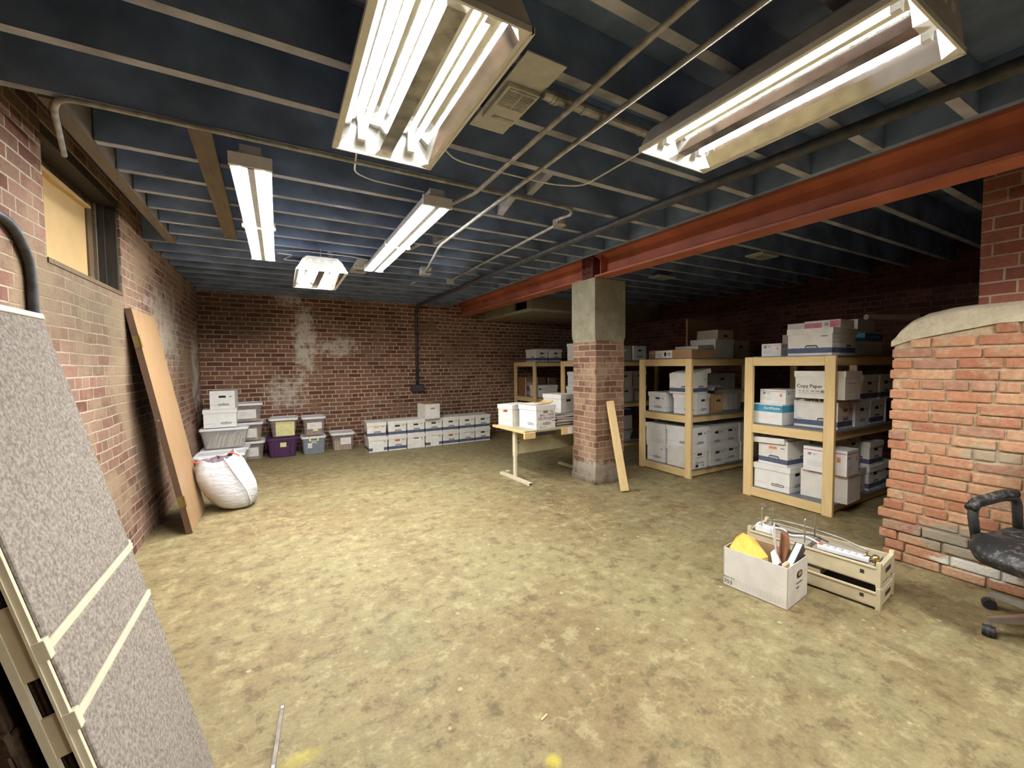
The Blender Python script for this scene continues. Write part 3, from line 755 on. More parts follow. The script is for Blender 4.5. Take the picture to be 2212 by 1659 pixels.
def eagle(b, side, sx, sy, u, z, s):
    decal_poly(b, side, sx, sy, [(u, z), (u + s * 1.25, z), (u + s * 1.55, z + s), (u + s * 0.3, z + s)], M['blue'])
    decal_poly(b, side, sx, sy, [(u + s * 0.25, z + s * 0.15), (u + s * 1.2, z + s * 0.55), (u + s * 0.45, z + s * 0.62)], M['white'], 0.001)
    for k, wd in ((0.62, 1.9), (0.15, 1.3)):
        decal(b, side, sx, sy, u + s * 1.9, z + s * k, u + s * (1.9 + wd), z + s * (k + 0.22), M['grey_ink'])

def box_body(sx, sy, h, style, ends, hole, extra, seed):
    key = (round(sx, 3), round(sy, 3), round(h, 3), style, ends, hole, extra, seed)
    if key in _cache:
        return _cache[key]
    b = MB(); rnd = random.Random(seed); open_top = 'open' in style or 'card_open' in style
    w = M['card'] if style.startswith('card') else (M['card_grey'] if style.startswith('grey') else (M['white2'] if style in ('ring', 'post', 'teal') else M['white']))
    t = 0.004
    if open_top:
        inn = M['card_in']
        b.quad((-sx/2+t, -sy/2+t, h), (sx/2-t, -sy/2+t, h), (sx/2-t, -sy/2+t, t), (-sx/2+t, -sy/2+t, t), inn)
        b.quad((-sx/2+t, sy/2-t, t), (sx/2-t, sy/2-t, t), (sx/2-t, sy/2-t, h), (-sx/2+t, sy/2-t, h), inn)
        b.quad((-sx/2+t, -sy/2+t, t), (-sx/2+t, sy/2-t, t), (-sx/2+t, sy/2-t, h), (-sx/2+t, -sy/2+t, h), inn)
        b.quad((sx/2-t, -sy/2+t, h), (sx/2-t, sy/2-t, h), (sx/2-t, sy/2-t, t), (sx/2-t, -sy/2+t, t), inn)
        b.quad((-sx/2+t, -sy/2+t, t), (sx/2-t, -sy/2+t, t), (sx/2-t, sy/2-t, t), (-sx/2+t, sy/2-t, t), inn)
        o4 = [(-sx/2, -sy/2), (sx/2, -sy/2), (sx/2, sy/2), (-sx/2, sy/2)]; i4 = [(-sx/2+t, -sy/2+t), (sx/2-t, -sy/2+t), (sx/2-t, sy/2-t), (-sx/2+t, sy/2-t)]
        for k in range(4):
            k2 = (k + 1) % 4
            b.quad((*o4[k], h), (*o4[k2], h), (*i4[k2], h), (*i4[k], h), w)
    else:
        b.quad((-sx/2, -sy/2, h), (sx/2, -sy/2, h), (sx/2, sy/2, h), (-sx/2, sy/2, h), w)
    b.quad((-sx/2, -sy/2, 0), (-sx/2, sy/2, 0), (sx/2, sy/2, 0), (sx/2, -sy/2, 0), w)
    hm = {'k': M['hole'], 'r': M['red'], 'o': M['orange'], 'b': M['blue'], 'y': M['manila'], 'w': M['white2'], 'n': None, 'c': M['card']}[hole]
    ztop = h - 0.062
    for side in ('-x', '+x', '-y', '+y'):
        W = sy if side[1] == 'x' else sx
        isend = side[1] == ends
        us = [0, W]; zs = [0, h]; hb = None
        band = style.startswith('band') or style == 'bandopen'
        if band: zs += [0.022, 0.072]
        if isend and hm is not None:
            hb = (W / 2 - 0.043, W / 2 + 0.043, ztop - 0.034, ztop - 0.004); us += hb[:2]; zs += hb[2:]
        us = sorted(set(us)); zs = sorted(set(zs))
        for i in range(len(us) - 1):
            for j in range(len(zs) - 1):
                ua, ub, za, zb = us[i], us[i+1], zs[j], zs[j+1]
                if hb and abs(ua - hb[0]) < 1e-6 and abs(za - hb[2]) < 1e-6:
                    d = -0.014
                    P = lambda u, z, off: face_pt(side, sx, sy, u, z, off)
                    b.quad(P(ua, za, d), P(ub, za, d), P(ub, zb, d), P(ua, zb, d), hm)
                    for (p, q) in (((ua, za), (ub, za)), ((ub, za), (ub, zb)), ((ub, zb), (ua, zb)), ((ua, zb), (ua, za))):
                        b.quad(P(*p, 0), P(*q, 0), P(*q, d), P(*p, d), M['hole'] if hole == 'k' else w)
                    continue
                mm = M['blue'] if (band and abs(za - 0.022) < 1e-6) else w
                b.quad(*[face_pt(side, sx, sy, u, z, 0) for u, z in ((ua, za), (ub, za), (ub, zb), (ua, zb))], mm)
        if side == '+y' and ends == 'x': continue
        if side == '+x' and ends == 'y': continue
        if band:
            if isend:
                logo_arc(b, side, sx, sy, W * 0.55, 0.072, 0.115); decal(b, side, sx, sy, W * 0.76, ztop - 0.016, W * 0.90, ztop - 0.009, M['ink'])
                for k in range(3): decal(b, side, sx, sy, W * 0.14, 0.105 + k * 0.021, W * 0.86, 0.1058 + k * 0.021, M['pale_ink'])
            else:
                logo_arc(b, side, sx, sy, W * 0.70, 0.072, 0.12); decal(b, side, sx, sy, W * 0.06, 0.080, W * 0.19, 0.088, M['grey_ink'])
        elif style.startswith('ring'):
            zl = 0.060
            decal(b, side, sx, sy, 0.0, zl - 0.0015, W * 0.34, zl + 0.0015, M['grey_ink']); decal(b, side, sx, sy, W * 0.86, zl - 0.0015, W, zl + 0.0015, M['grey_ink'])
            logo_ring(b, side, sx, sy, W * (0.55 if isend else 0.68), zl, 0.128)
            if isend:
                decal(b, side, sx, sy, W * 0.76, ztop - 0.022, W * 0.88, ztop - 0.014, M['ink'])
                for k in range(3): decal(b, side, sx, sy, W * 0.08, 0.098 + k * 0.023, W * 0.92, 0.099 + k * 0.023, M['pale_ink'])
        elif style.startswith('grid'):
            if not isend:
                for k in range(4): decal(b, side, sx, sy, W * 0.20, 0.022 + k * 0.012, W * 0.96, 0.0228 + k * 0.012, M['pale_ink'])
                for k in range(18): decal(b, side, sx, sy, W * (0.20 + 0.76 * k / 17) - 0.0004, 0.022, W * (0.20 + 0.76 * k / 17) + 0.0004, 0.0585, M['pale_ink'])
            else:
                decal(b, side, sx, sy, W * 0.3, 0.135, W * 0.7, 0.145, M['grey_ink'])
        elif style.startswith('lines'):
            if isend:
                for k in range(5): decal(b, side, sx, sy, W * 0.12, 0.05 + k * 0.028, W * 0.82, 0.0512 + k * 0.028, M['grey_ink'])
                decal(b, side, sx, sy, W * 0.12, 0.05, W * 0.123, 0.163, M['grey_ink']); decal(b, side, sx, sy, W * 0.817, 0.05, W * 0.82, 0.163, M['grey_ink'])
        elif style.startswith('post'):
            decal(b, side, sx, sy, 0.004, h * 0.86, W - 0.004, h * 0.89, M['red'])
            eagle(b, side, sx, sy, W * 0.10, h * 0.66, 0.022)
            for k in range(4): decal(b, side, sx, sy, W * 0.10, h * (0.40 - 0.055 * k), W * (0.48 - 0.04 * (k % 2)), h * (0.415 - 0.055 * k), M['pale_ink'])
            decal(b, side, sx, sy, W * 0.78, h * 0.52, W * 0.86, h * 0.72, M['orange'])
        elif style.startswith('teal'):
            decal(b, side, sx, sy, 0, h * 0.60, W, h * 0.94, M['teal'])
            if not isend:
                letter(b, side, sx, sy, 'Earth', W * 0.50, h * 0.79, 0.036, M['white2'], 0.0); letter(b, side, sx, sy, 'Choice', W * 0.755, h * 0.79, 0.036, M['white2'], 0.02, slant=0.2)
                decal(b, side, sx, sy, W * 0.68, h * 0.685, W * 0.88, h * 0.70, M['white2'])
                for k in range(3): decal(b, side, sx, sy, W * (0.2 + 0.2 * k), h * (0.2 + 0.06 * k), W * (0.33 + 0.2 * k), h * (0.3 + 0.06 * k), M['white'])
        elif style.startswith('copy'):
            if not isend:
                letter(b, side, sx, sy, 'Copy Paper', W * 0.300, h * 0.45, 0.048, M['ink'], 0.016)
                for k, s in enumerate(('92', '20', '10', '500', '5000')):
                    letter(b, side, sx, sy, s, W * (0.10 + 0.078 * k + (0.03 if k > 2 else 0) + (0.03 if k > 3 else 0)), h * 0.265, 0.020, M['ink'], 0.02)
                decal(b, side, sx, sy, W * 0.54, h * 0.225, W * 0.70, h * 0.305, M['ink']); letter(b, side, sx, sy, 'LETTER', W * 0.62, h * 0.265, 0.016, M['white2'], 0.01, 0.0012)
                decal(b, side, sx, sy, W * 0.06, h * 0.185, W * 0.86, h * 0.195, M['ink']); decal(b, side, sx, sy, W * 0.08, h * 0.11, W * 0.60, h * 0.122, M['pale_ink'])
            else:
                decal(b, side, sx, sy, W * 0.2, 0.07, W * 0.75, 0.0725, M['grey_ink']); decal(b, side, sx, sy, W * 0.2, 0.15, W * 0.7, 0.157, M['grey_ink'])
        for e in extra:
            if e[0] == side:
                if e[1] == 'txt': letter(b, side, sx, sy, e[2], W * e[3], h * e[4], e[5], M[e[6] if len(e) > 6 else 'ink'], 0.008, 0.0016)
                elif e[1] == 'rect': decal(b, side, sx, sy, W * e[2], h * e[3], W * e[4], h * e[5], M[e[6]], 0.0018)
                elif e[1] == 'scrawl':
                    u = W * e[2]; z = h * e[3]
                    for k in range(e[4]):
                        du = rnd.uniform(0.006, 0.014); decal(b, side, sx, sy, u, z, u + du, z + 0.0022, M[e[5]], 0.0018)
                        decal(b, side, sx, sy, u, z - 0.004, u + 0.0018, z + rnd.uniform(0.004, 0.012), M[e[5]], 0.0018); u += du + 0.003
    me = b.mesh('box_body'); _cache[key] = me
    return me

def lid_mesh(sx, sy, mat, hh=0.058):
    key = ('lid', round(sx, 3), round(sy, 3), mat.name, hh)
    if key not in _cache:
        b = MB(); o = 0.0085; X, Y = sx / 2 + o, sy / 2 + o; t = 0.003
        b.loft([[(-X, -Y, -hh), (X, -Y, -hh), (X, Y, -hh), (-X, Y, -hh)], [(-X, -Y, 0), (X, -Y, 0), (X, Y, 0), (-X, Y, 0)]], mat, cap0=False)
        Xi, Yi = X - t, Y - t
        b.loft([[(-Xi, -Yi, -hh), (-Xi, Yi, -hh), (Xi, Yi, -hh), (Xi, -Yi, -hh)], [(-Xi, -Yi, -t), (-Xi, Yi, -t), (Xi, Yi, -t), (Xi, -Yi, -t)]], mat, cap0=False)
        for p, q in (((-X, -Y), (X, -Y)), ((X, -Y), (X, Y)), ((X, Y), (-X, Y)), ((-X, Y), (-X, -Y))):
            pi_ = (math.copysign(Xi, p[0]), math.copysign(Yi, p[1])); qi = (math.copysign(Xi, q[0]), math.copysign(Yi, q[1]))
            b.quad((*p, -hh), (*pi_, -hh), (*qi, -hh), (*q, -hh), mat)
        _cache[key] = b.mesh('box_lid')
    return _cache[key]

def sbox(label, x0, y0, z, sx, sy, h, style='ring', ends='y', yaw=0.0, lid=True, hole='k', extra=(), group=None, name='storage_box', cat='box', paper=None, lidtilt=None, seed=0):
    """x0,y0: the low corner before yaw about the middle"""
    t = thing(name, label, cat, (x0 + sx / 2, y0 + sy / 2, z + 0.0006), math.radians(yaw), group)
    bs = h - (0.004 if lid else 0)
    o = bpy.data.objects.new('box_body', box_body(sx - 0.018, sy - 0.018, bs, style, ends, hole, tuple(extra), seed)); link(o, t)
    if lid:
        m = M['card'] if style.startswith('card') else (M['card_grey'] if style.startswith('grey') else (M['white2'] if style in ('ring', 'post', 'teal') else M['white']))
        l = bpy.data.objects.new('box_lid', lid_mesh(sx - 0.018, sy - 0.018, m)); link(l, t); l.location = (0, 0, h)
        if lidtilt:
            l.rotation_euler = [math.radians(a) for a in lidtilt[:3]]; l.location = (lidtilt[3], lidtilt[4], h + lidtilt[5])
    if paper:
        b = MB(); t = o; s, u0, z0, u1, z1, mat = paper; W = (sy if s[1] == 'x' else sx) - 0.018
        decal(b, s, sx - 0.018, sy - 0.018, W * u0, h * z0, W * u1, h * z1, M[mat], 0.0030)
        rnd = random.Random(len(label))
        for k in range(7):
            zz = h * (z0 + (z1 - z0) * (0.15 + 0.1 * k)); ua = W * (u0 + (u1 - u0) * 0.12); ub = W * (u0 + (u1 - u0) * rnd.uniform(0.55, 0.9))
            decal(b, s, sx - 0.018, sy - 0.018, ua, zz, ub, zz + 0.003, M['pale_ink'], 0.0036)
        b.build('paper_label', t)
    return t

# the double row by the far wall
G = 'white storage boxes in the double row by the far brick wall'
ordn = ['leftmost', 'second from left', 'third from left', 'middle', 'third from right', 'second from right', 'rightmost']
for i in range(7):
    x0 = 1.272 + i * 0.3285; y0 = 7.20 + 0.006 * i
    low = [dict(style='band', paper=('-y', 0.20, 0.02, 0.80, 0.72, 'paper')), dict(style='band', hole='r'), dict(style='ringplain', paper=('-y', 0.22, 0.10, 0.78, 0.66, 'paper')), dict(style='band', hole='w', paper=('-y', 0.28, 0.04, 0.80, 0.70, 'paper')), dict(style='band', hole='r'), dict(style='band', hole='w'), dict(style='band')][i]
    lo_txt = ['with paper sheet over its blue band', 'with red handle hole', 'paper sheet and no band', 'with wide paper sheet and pale handle', 'with dark red handle hole', 'with white filled handle hole', 'with dark handle hole'][i]
    sbox('bottom row %s white box by far wall, %s' % (ordn[i], lo_txt), x0, y0, 0.0, 0.322, 0.40, 0.251, group=G, **low)
    up = [dict(style='band', hole='y', yaw=-3, extra=(('-y', 'rect', 0.05, 0.45, 0.25, 0.6, 'white2'),)), dict(style='band'), dict(style='band'), dict(style='band'), dict(style='band'), dict(style='band'), dict(style='band')][i]
    up_txt = ['turned askew with tan handle hole', 'with dark handle hole', 'left of the small open box', 'under the small open box', 'beside the small open box', 'with blue bottom band', 'at the open end of the row'][i]
    sbox('top row %s white box by far wall, %s' % (ordn[i], up_txt), x0 - (0.012 if i == 0 else 0), y0 - (0.005 if i == 0 else 0.0), 0.2525, 0.322, 0.40, 0.251, group=G, **up)
sbox('small open white box sitting alone on top of the double row by the far wall', 2.215, 7.14, 0.5045, 0.29, 0.38, 0.265, 'linesopen', lid=False, yaw=7, hole='c', extra=(('-y', 'rect', 0.12, 0.12, 0.88, 0.62, 'white2'),))

# boxes and tubs in the far left corner
sbox('topmost white box with black handle hole on the far left corner pile', -0.865, 7.18, 0.862, 0.315, 0.38, 0.255, 'ring', lid=False, yaw=-2, seed=3)
sbox('white lidded box under the topmost box on the far left corner pile', -0.955, 7.17, 0.598, 0.405, 0.33, 0.262, 'ring', ends='x', hole='n', yaw=2)

def tub(label, x0, y0, z, w, d, h, body, lidmat, taper=0.86, yaw=0.0, group=None, lid=True, note=None, r=0.05, handles=None, name='plastic_tub'):
    t = thing(name, label, 'tub', (x0 + w / 2, y0 + d / 2, z + 0.0006), math.radians(yaw), group)
    b = MB(); hb = h - (0.028 if lid else 0.0)
    n = 4; rings = []
    W, D = w - 0.03, d - 0.03
    for k, (f, zz) in enumerate(((taper - 0.02, 0.0), (taper, 0.012), (1.0, hb - 0.03), (1.0, hb - 0.028), (1.05, hb - 0.022), (1.05, hb))):
        rings.append(rrect(W * f, D * f, r * f, zz, n))
    inner = [rrect(W * 1.0 - 0.008, D * 1.0 - 0.008, r, hb, n), rrect(W * taper - 0.008, D * taper - 0.008, r * taper, 0.008, n)]
    b.loft(rings + inner, M[body], True, True)
    tb = b.build('tub_body', t, smooth=False)
    if lid:
        b = MB()
        b.loft([rrect(w - 0.008, d - 0.008, r, hb - 0.012, n), rrect(w, d, r, hb - 0.008, n), rrect(w, d, r, hb + 0.012, n), rrect(w - 0.02, d - 0.02, r, hb + 0.022, n), rrect(w - 0.06, d - 0.06, r * 0.8, hb + 0.022, n), rrect(w - 0.07, d - 0.07, r * 0.8, hb + 0.014, n)], M[lidmat])
        b.build('tub_lid', t)
    if note:
        for (u0, z0, u1, z1, mat) in note:
            b = MB(); f = lambda z: (taper + (1 - taper) * z / hb); yy = lambda z: -D / 2 * f(z) - 0.003
            b.add([(u0 * W, yy(z0 * h), z0 * h), (u1 * W, yy(z0 * h), z0 * h), (u1 * W, yy(z1 * h), z1 * h), (u0 * W, yy(z1 * h), z1 * h)], [(0, 1, 2, 3)], M[mat])
            if mat in ('paper', 'yellow_paper') and abs(u1 - u0) > 0.3:
                for k in range(4):
                    za = z0 + (z1 - z0) * (0.35 + 0.1 * k)
                    zz = za * h; b.add([(u * W, yy(q) - 0.0008, q) for u, q in ((u0 + (u1 - u0) * 0.2, zz), (u0 + (u1 - u0) * (0.75 - 0.06 * k), zz), (u0 + (u1 - u0) * (0.75 - 0.06 * k), zz + 0.004), (u0 + (u1 - u0) * 0.2, zz + 0.004))], [(0, 1, 2, 3)], M['pale_ink'])
            b.build('paper_label', tb)
    if handles:
        b = MB()
        for sx in (-1, 1):
            b.box(sx * W * 0.17 - 0.012, -D / 2 - 0.022, hb - 0.055, sx * W * 0.17 + 0.012, -D / 2 - 0.010, hb + 0.012, M[handles])
        b.box(-W * 0.17, -D / 2 - 0.020, hb - 0.055, W * 0.17, -D / 2 - 0.012, hb - 0.047, M[handles])
        b.build('latch', tb)
    return t
def filling(label, x0, y0, z, w, d, h, mat='tubfile', n=10, name='file_stack'):
    """upright files standing inside a tub"""
    b = MB(); rnd = random.Random(int(abs(x0 * 1000)) + n); st = w / n; k = 0
    b.T = Matrix.Translation((x0, y0 - 0.008, z)); d = d + 0.01
    for k in range(n):
        hh = h * rnd.uniform(0.86, 1.0); dx = rnd.uniform(0, st * 0.25)
        b.box(k * st + dx, 0, 0, k * st + st * 0.92, d, hh, M[mat if rnd.random() < 0.85 else 'manila'])
    return tag(b.build(name), label, 'files')
GT = 'lidded tubs along the far brick wall'
tub('lone lidded tub on the floor right of the tub pairs by the far wall', 0.735, 7.62, 0, 0.40, 0.42, 0.315, 'hazy', 'tubwhite', note=[(-0.12, 0.34, 0.34, 0.72, 'paper')], group=GT)
filling('brown files standing in the lone tub by the far wall', 0.80, 7.68, 0.012, 0.27, 0.30, 0.17)
tub('slate blue tub with white lid and green latches by the far wall', 0.285, 7.60, 0, 0.385, 0.42, 0.30, 'slate', 'tubwhite', note=[(-0.26, 0.34, -0.08, 0.62, 'paper'), (-0.10, 0.62, 0.12, 0.70, 'paper')], handles='yellow_paper', taper=0.9, group=GT)
tub('lidded tub with white note stacked on the slate blue tub', 0.30, 7.60, 0.30, 0.375, 0.42, 0.325, 'hazy', 'tubwhite', note=[(-0.30, 0.36, 0.34, 0.70, 'paper'), (-0.05, 0.24, 0.17, 0.36, 'yellow_paper')], taper=0.84, group=GT)
filling('brown files standing in the tub on the slate blue tub', 0.375, 7.67, 0.314, 0.22, 0.24, 0.19)
tub('dark purple lidded tote on the floor by the far wall', -0.21, 7.56, 0, 0.46, 0.46, 0.325, 'purple', 'purple', note=[(-0.08, 0.52, 0.12, 0.76, 'yellow_paper'), (-0.30, 0.06, -0.27, 0.7, 'dark'), (0.22, 0.06, 0.25, 0.7, 'dark'), (-0.14, 0.74, 0.20, 0.9, 'dark')], taper=0.86, r=0.06, group=GT)
tub('lidded tub with large yellow note stacked on the purple tote', -0.16, 7.57, 0.325, 0.42, 0.44, 0.31, 'hazy', 'tubwhite', note=[(-0.28, 0.06, 0.40, 0.80, 'yellow_paper')], taper=0.82, yaw=-3, group=GT)
filling('brown files standing in the tub on the purple tote', -0.06, 7.65, 0.339, 0.24, 0.24, 0.19)
for k, (lb, hh) in enumerate((('lowest of the three stacked tubs behind the corner pile', 'lowest'), ('middle of the three stacked tubs behind the corner pile', 'middle'), ('topmost of the three stacked tubs behind the corner pile', 'topmost'))):
    tub(lb, -0.655 - 0.008 * k, 7.60, 0.30 * k + (0 if k < 2 else -0.0), 0.43, 0.44, 0.298, 'hazy', 'tubwhite', note=[(-0.36, 0.18, 0.30, 0.66, 'paper')], taper=0.86, yaw=(1.5, -1, 2)[k], group=GT)
    filling('brown files standing in the %s tub of the stack of three' % hh, -0.58 - 0.008 * k, 7.67, 0.30 * k + 0.014, 0.27, 0.25, 0.18)
tub('clear tub packed with leaning papers under the corner boxes', -1.0, 7.12, 0.30, 0.59, 0.40, 0.297, 'clear', 'tubwhite', taper=0.84, r=0.04)
b = MB(); rnd = random.Random(4); b.T = Matrix.Translation((-0.92, 7.20, 0.312))
for k in range(26):
    x = 0.005 + k * 0.0152; th = rnd.uniform(0.005, 0.012); hh = rnd.uniform(0.15, 0.20)
    mm = M['paper'] if rnd.random() < 0.72 else (M['card'] if rnd.random() < 0.5 else M['manila'])
    b.prism([(x, 0), (x + th, 0), (x + th + 0.05, hh), (x + 0.05, hh)], 0.0, 0.235, mm, 'y')
tag(b.build('paper_stack'), 'white and brown papers leaning inside the clear corner tub', 'papers')
tub('lidded tub on the floor directly under the clear tub of papers', -1.0, 7.10, 0.0, 0.59, 0.42, 0.298, 'hazy', 'tubwhite', taper=0.88, r=0.04)
filling('brown files standing in the tub under the clear tub', -0.93, 7.17, 0.012, 0.44, 0.28, 0.19)
tub('white lidded tub mostly hidden behind the white bag', -0.98, 6.45, 0.0, 0.56, 0.40, 0.335, 'hazy', 'tubwhite', taper=0.88, r=0.03)
filling('pale files standing in the tub behind the white bag', -0.90, 6.52, 0.012, 0.40, 0.26, 0.2, 'manila')

# ------------------------------------------------------------------ bag, door, panels on the left
t = thing('trash_bag', 'stuffed white drawstring bag slumped against the brown door', 'bag', (-0.475, 5.14, 0.0), 0.0)
b = MB(); rnd = random.Random(11); rings = []
prof = [(0.0, 0.03, 0.09), (0.010, 0.115, 0.075), (0.035, 0.165, 0.055), (0.09, 0.205, 0.035), (0.17, 0.228, 0.01), (0.26, 0.235, -0.02), (0.35, 0.228, -0.05), (0.44, 0.205, -0.075), (0.51, 0.172, -0.09), (0.545, 0.150, -0.095)]
N = 40
for z, r, dx in prof:
    ring_ = []
    for k in range(N):
        a = 2 * PI * k / N
        lump = 1 + 0.05 * math.sin(3 * a + z * 7) + 0.03 * math.sin(5 * a - z * 15) + (0.045 * math.sin(17 * a) if z > 0.42 else 0.012 * math.sin(11 * a + 20 * z)) + rnd.uniform(-0.012, 0.012)
        zz = z + (0.03 * math.sin(2 * a + 1.2) + 0.03 * math.cos(a - 0.3) if z > 0.4 else 0.0)
        ring_.append((dx + r * lump * math.cos(a), r * 0.86 * lump * math.sin(a), max(0.0005, zz)))
    rings.append(ring_)
b.loft(rings, M['bag'], True, False); top = rings[-1]
b.loft([top, [(x * 0.9 - 0.01, y * 0.9, z - 0.03) for x, y, z in top]], M['bag'], False, False)
b.build('bag_skin', t, smooth=True)
b = MB(); rnd = random.Random(3); vs = []; fs = []
for i in range(5):
    for k in range(18):
        a = 2 * PI * k / 18; r = 0.142 * (i + 0.001) / 4
        vs.append((-0.095 + r * math.cos(a), r * 0.85 * math.sin(a), 0.535 + rnd.uniform(-0.02, 0.025) - 0.03 * i / 4))
for i in range(4):
    for k in range(18):
        fs.append((i * 18 + k, i * 18 + (k + 1) % 18, (i + 1) * 18 + (k + 1) % 18, (i + 1) * 18 + k))
b.add(vs, fs, M['shred']); b.build('contents', t)
for p in (((-0.235, -0.05, 0.50), (-0.27, -0.08, 0.52), (-0.29, -0.09, 0.545)), ((0.0, -0.05, 0.575), (0.04, -0.09, 0.585), (0.085, -0.11, 0.565), (0.10, -0.11, 0.55))):
    b = MB(); b.tube(p, 0.007, M['redplastic'], 6); b.build('drawstring', t, smooth=True)
b = MB(); pts = []
for z, r, dx in prof[2:]:
    a = math.radians(-62 + 40 * (0.5 - z)); pts.append((dx + (r + 0.008) * math.cos(a), (r * 0.88 + 0.012) * math.sin(a), z))
b.tube(pts, 0.008, M['tubwhite'], 6); b.build('seam', t, smooth=True)

t = thing('door_slab', 'brown wooden door slab leaning against the left brick wall', 'door', (-0.70, 4.865, 0.0085))
ang = math.atan2(0.335, 1.93); hd = 1.965
def lean(ang):
    return Matrix.Rotation(-ang, 4, 'Y')
b = MB(); b.T = lean(ang); b.box(-0.045, -0.365, 0, 0, 0.365, hd, M['door_edge']); b.quad((0.0008, -0.365, 0), (0.0008, 0.365, 0), (0.0008, 0.365, hd), (0.0008, -0.365, hd), M['door_wood'])
b.build('slab', t)
for z in (0.24, 1.64):
    b = MB(); b.T = lean(ang); b.box(-0.044, -0.3685, z, 0.001, -0.365, z + 0.10, M['brass']); b.tube([(0.006, -0.371, z), (0.006, -0.371, z + 0.10)], 0.007, M['brass'], 8); b.box(0.0009, -0.371, z, 0.0022, -0.345, z + 0.10, M['brass']); b.build('hinge', t)
b = MB(); b.T = lean(ang); b.tube([(-0.022, -0.365, 1.02), (-0.022, -0.371, 1.02)], 0.008, M['chrome'], 8); b.build('latch_bolt', t)

PA = math.radians(13.15); PH = 1.655
def panel(label, xb, y0, y1, fab, rails):
    t = thing('partition_panel', label, 'panel', (xb, (y0 + y1) / 2, 0), group='office partition panels leaning on the left wall')
    T = Matrix.Rotation(-PA, 4, 'Y'); hy = (y1 - y0) / 2; th = 0.062
    fr, fb = ('cream', 'beige') if fab == 'fabric' else ('brownfab', 'brownfab')
    zz = [0.02] + rails + [PH]
    for i in range(len(zz) - 1):
        b = MB(); b.T = T; b.box(-0.012, -hy + 0.018, zz[i] + (0.011 if i else 0), 0.0, hy - 0.004, zz[i+1] - 0.011, M[fab]); b.build('fabric_panel', t, bevel=0.006)
    for z in rails:
        b = MB(); b.T = T; b.box(-0.02, -hy + 0.01, z - 0.010, 0.002, hy, z + 0.010, M[fr]); b.box(0.002, -hy + 0.01, z + 0.002, 0.004, hy, z + 0.008, M[fr]); b.box(-0.022, -hy - 0.002, z - 0.022, 0.0045, -hy + 0.018, z + 0.022, M[fr])
        b.build('rail', t, bevel=0.002)
    b = MB(); b.T = T; b.box(-th, -hy + 0.012, PH - 0.012, 0.002, hy, PH + 0.006, M[fr]); b.build('top_cap', t, bevel=0.003)
    b = MB(); b.T = T
    b.box(-th, -hy + 0.02, 0.02, -0.05, hy - 0.01, PH - 0.012, M['brownfab'])
    b.build('back_panel', t)
    b = MB(); b.T = T
    b.box(-0.018, -hy, 0.02, -0.004, -hy + 0.010, PH, M[fr]); b.box(-th, -hy, 0.02, -0.048, -hy + 0.012, PH, M[fr])
    zs_ = 0.02; slots = [(0.33, 0.42), (0.56, 0.65), (0.745, 0.835), (1.0, 1.09), (1.35, 1.44)]
    for a, c in slots:
        b.box(-0.048, -hy + 0.003, zs_, -0.018, -hy + 0.012, a, M[fb]); zs_ = c
    b.box(-0.048, -hy + 0.003, zs_, -0.018, -hy + 0.012, PH, M[fb])
    for a, c in slots:
        b.box(-0.048, -hy + 0.055, a - 0.01, -0.018, -hy + 0.06, c + 0.01, M['hole'])
    b.box(-0.021, -hy - 0.003, 0.02, -0.016, -hy, PH, M[fr])
    b.build('edge_frame', t)
    b = MB(); b.T = T; b.box(-th, hy - 0.01, 0.02, -0.012, hy - 0.002, PH, M[fr]); b.build('far_edge_frame', t)
    for s in (-1, 1):
        b = MB(); b.T = T; b.tube([(-0.03, s * (hy - 0.08), 0.0135), (-0.03, s * (hy - 0.08), 0.03)], 0.012, M['dark'], 8); b.build('glide', t)
    return t
PN = panel('front grey speckled fabric partition panel leaning at the left, with two pale rails', -0.24, 1.212, 1.80, 'fabric', [0.715, 0.888])
b = MB(); b.T = Matrix.Rotation(-PA, 4, 'Y'); b.tube([(-0.02, 0.294, 0.888), (-0.02, 0.33, 0.894)], 0.011, M['cream'], 10); b.tube([(-0.02, 0.3301, 0.894), (-0.02, 0.3306, 0.894)], 0.006, M['hole'], 8); b.build('connector_peg', PN)
panel('dark brown partition panel hidden right behind the front grey panel', -0.335, 1.19, 1.78, 'brownfab', [0.715])
panel('dark brown partition panel third in the stack behind the grey panel', -0.43, 1.18, 1.77, 'brownfab', [0.715])
panel('rearmost dark brown partition panel touching the left wall behind the grey panel', -0.525, 1.17, 1.76, 'brownfab', [0.715])

# ------------------------------------------------------------------ shelving units
SX, SD, ST = 2.45, 0.855, 1.512
def shelf_unit(name, label, x0, y0):
    t = thing(name, label, 'shelves', (x0, y0, 0), group='pine storage shelving units')
    for x in (0.0, SX - 0.038):
        for y in (0.0, SD - 0.089):
            yy = y if x in (0.0,) or True else y
            b = MB(); b.box(x, yy, 0.0, x + 0.038, yy + 0.089, ST, M['pine']); b.build('post', t, bevel=0.003)
    for z in (0.010, 0.700, ST - 0.092):
        for x in (0.0, SX - 0.038):
            b = MB(); b.box(x, 0.090, z, x + 0.038, SD - 0.090, z + 0.089, M['pine_h']); b.build('end_rail', t, bevel=0.003)
        for y in (0.051, SD - 0.089):
            for xa, xb in ((0.039, SX - 0.039),):
                b = MB(); b.box(xa, y, z, xb, y + 0.038, z + 0.089, M['pine_x']); b.build('side_rail', t, bevel=0.003)
        b = MB()
        b.box(0.039, 0.0895, z + 0.0895, SX - 0.039, SD - 0.0895, z + 0.0985, M['deck']); b.box(0.039, 0.012, z + 0.0895, SX - 0.039, 0.0895, z + 0.0985, M['deck'])
        if z > 1: b.box(0.004, 0.0895, z + 0.0895, 0.039, SD - 0.0895, z + 0.0985, M['deck'])
        b.build('deck', t)
    return t
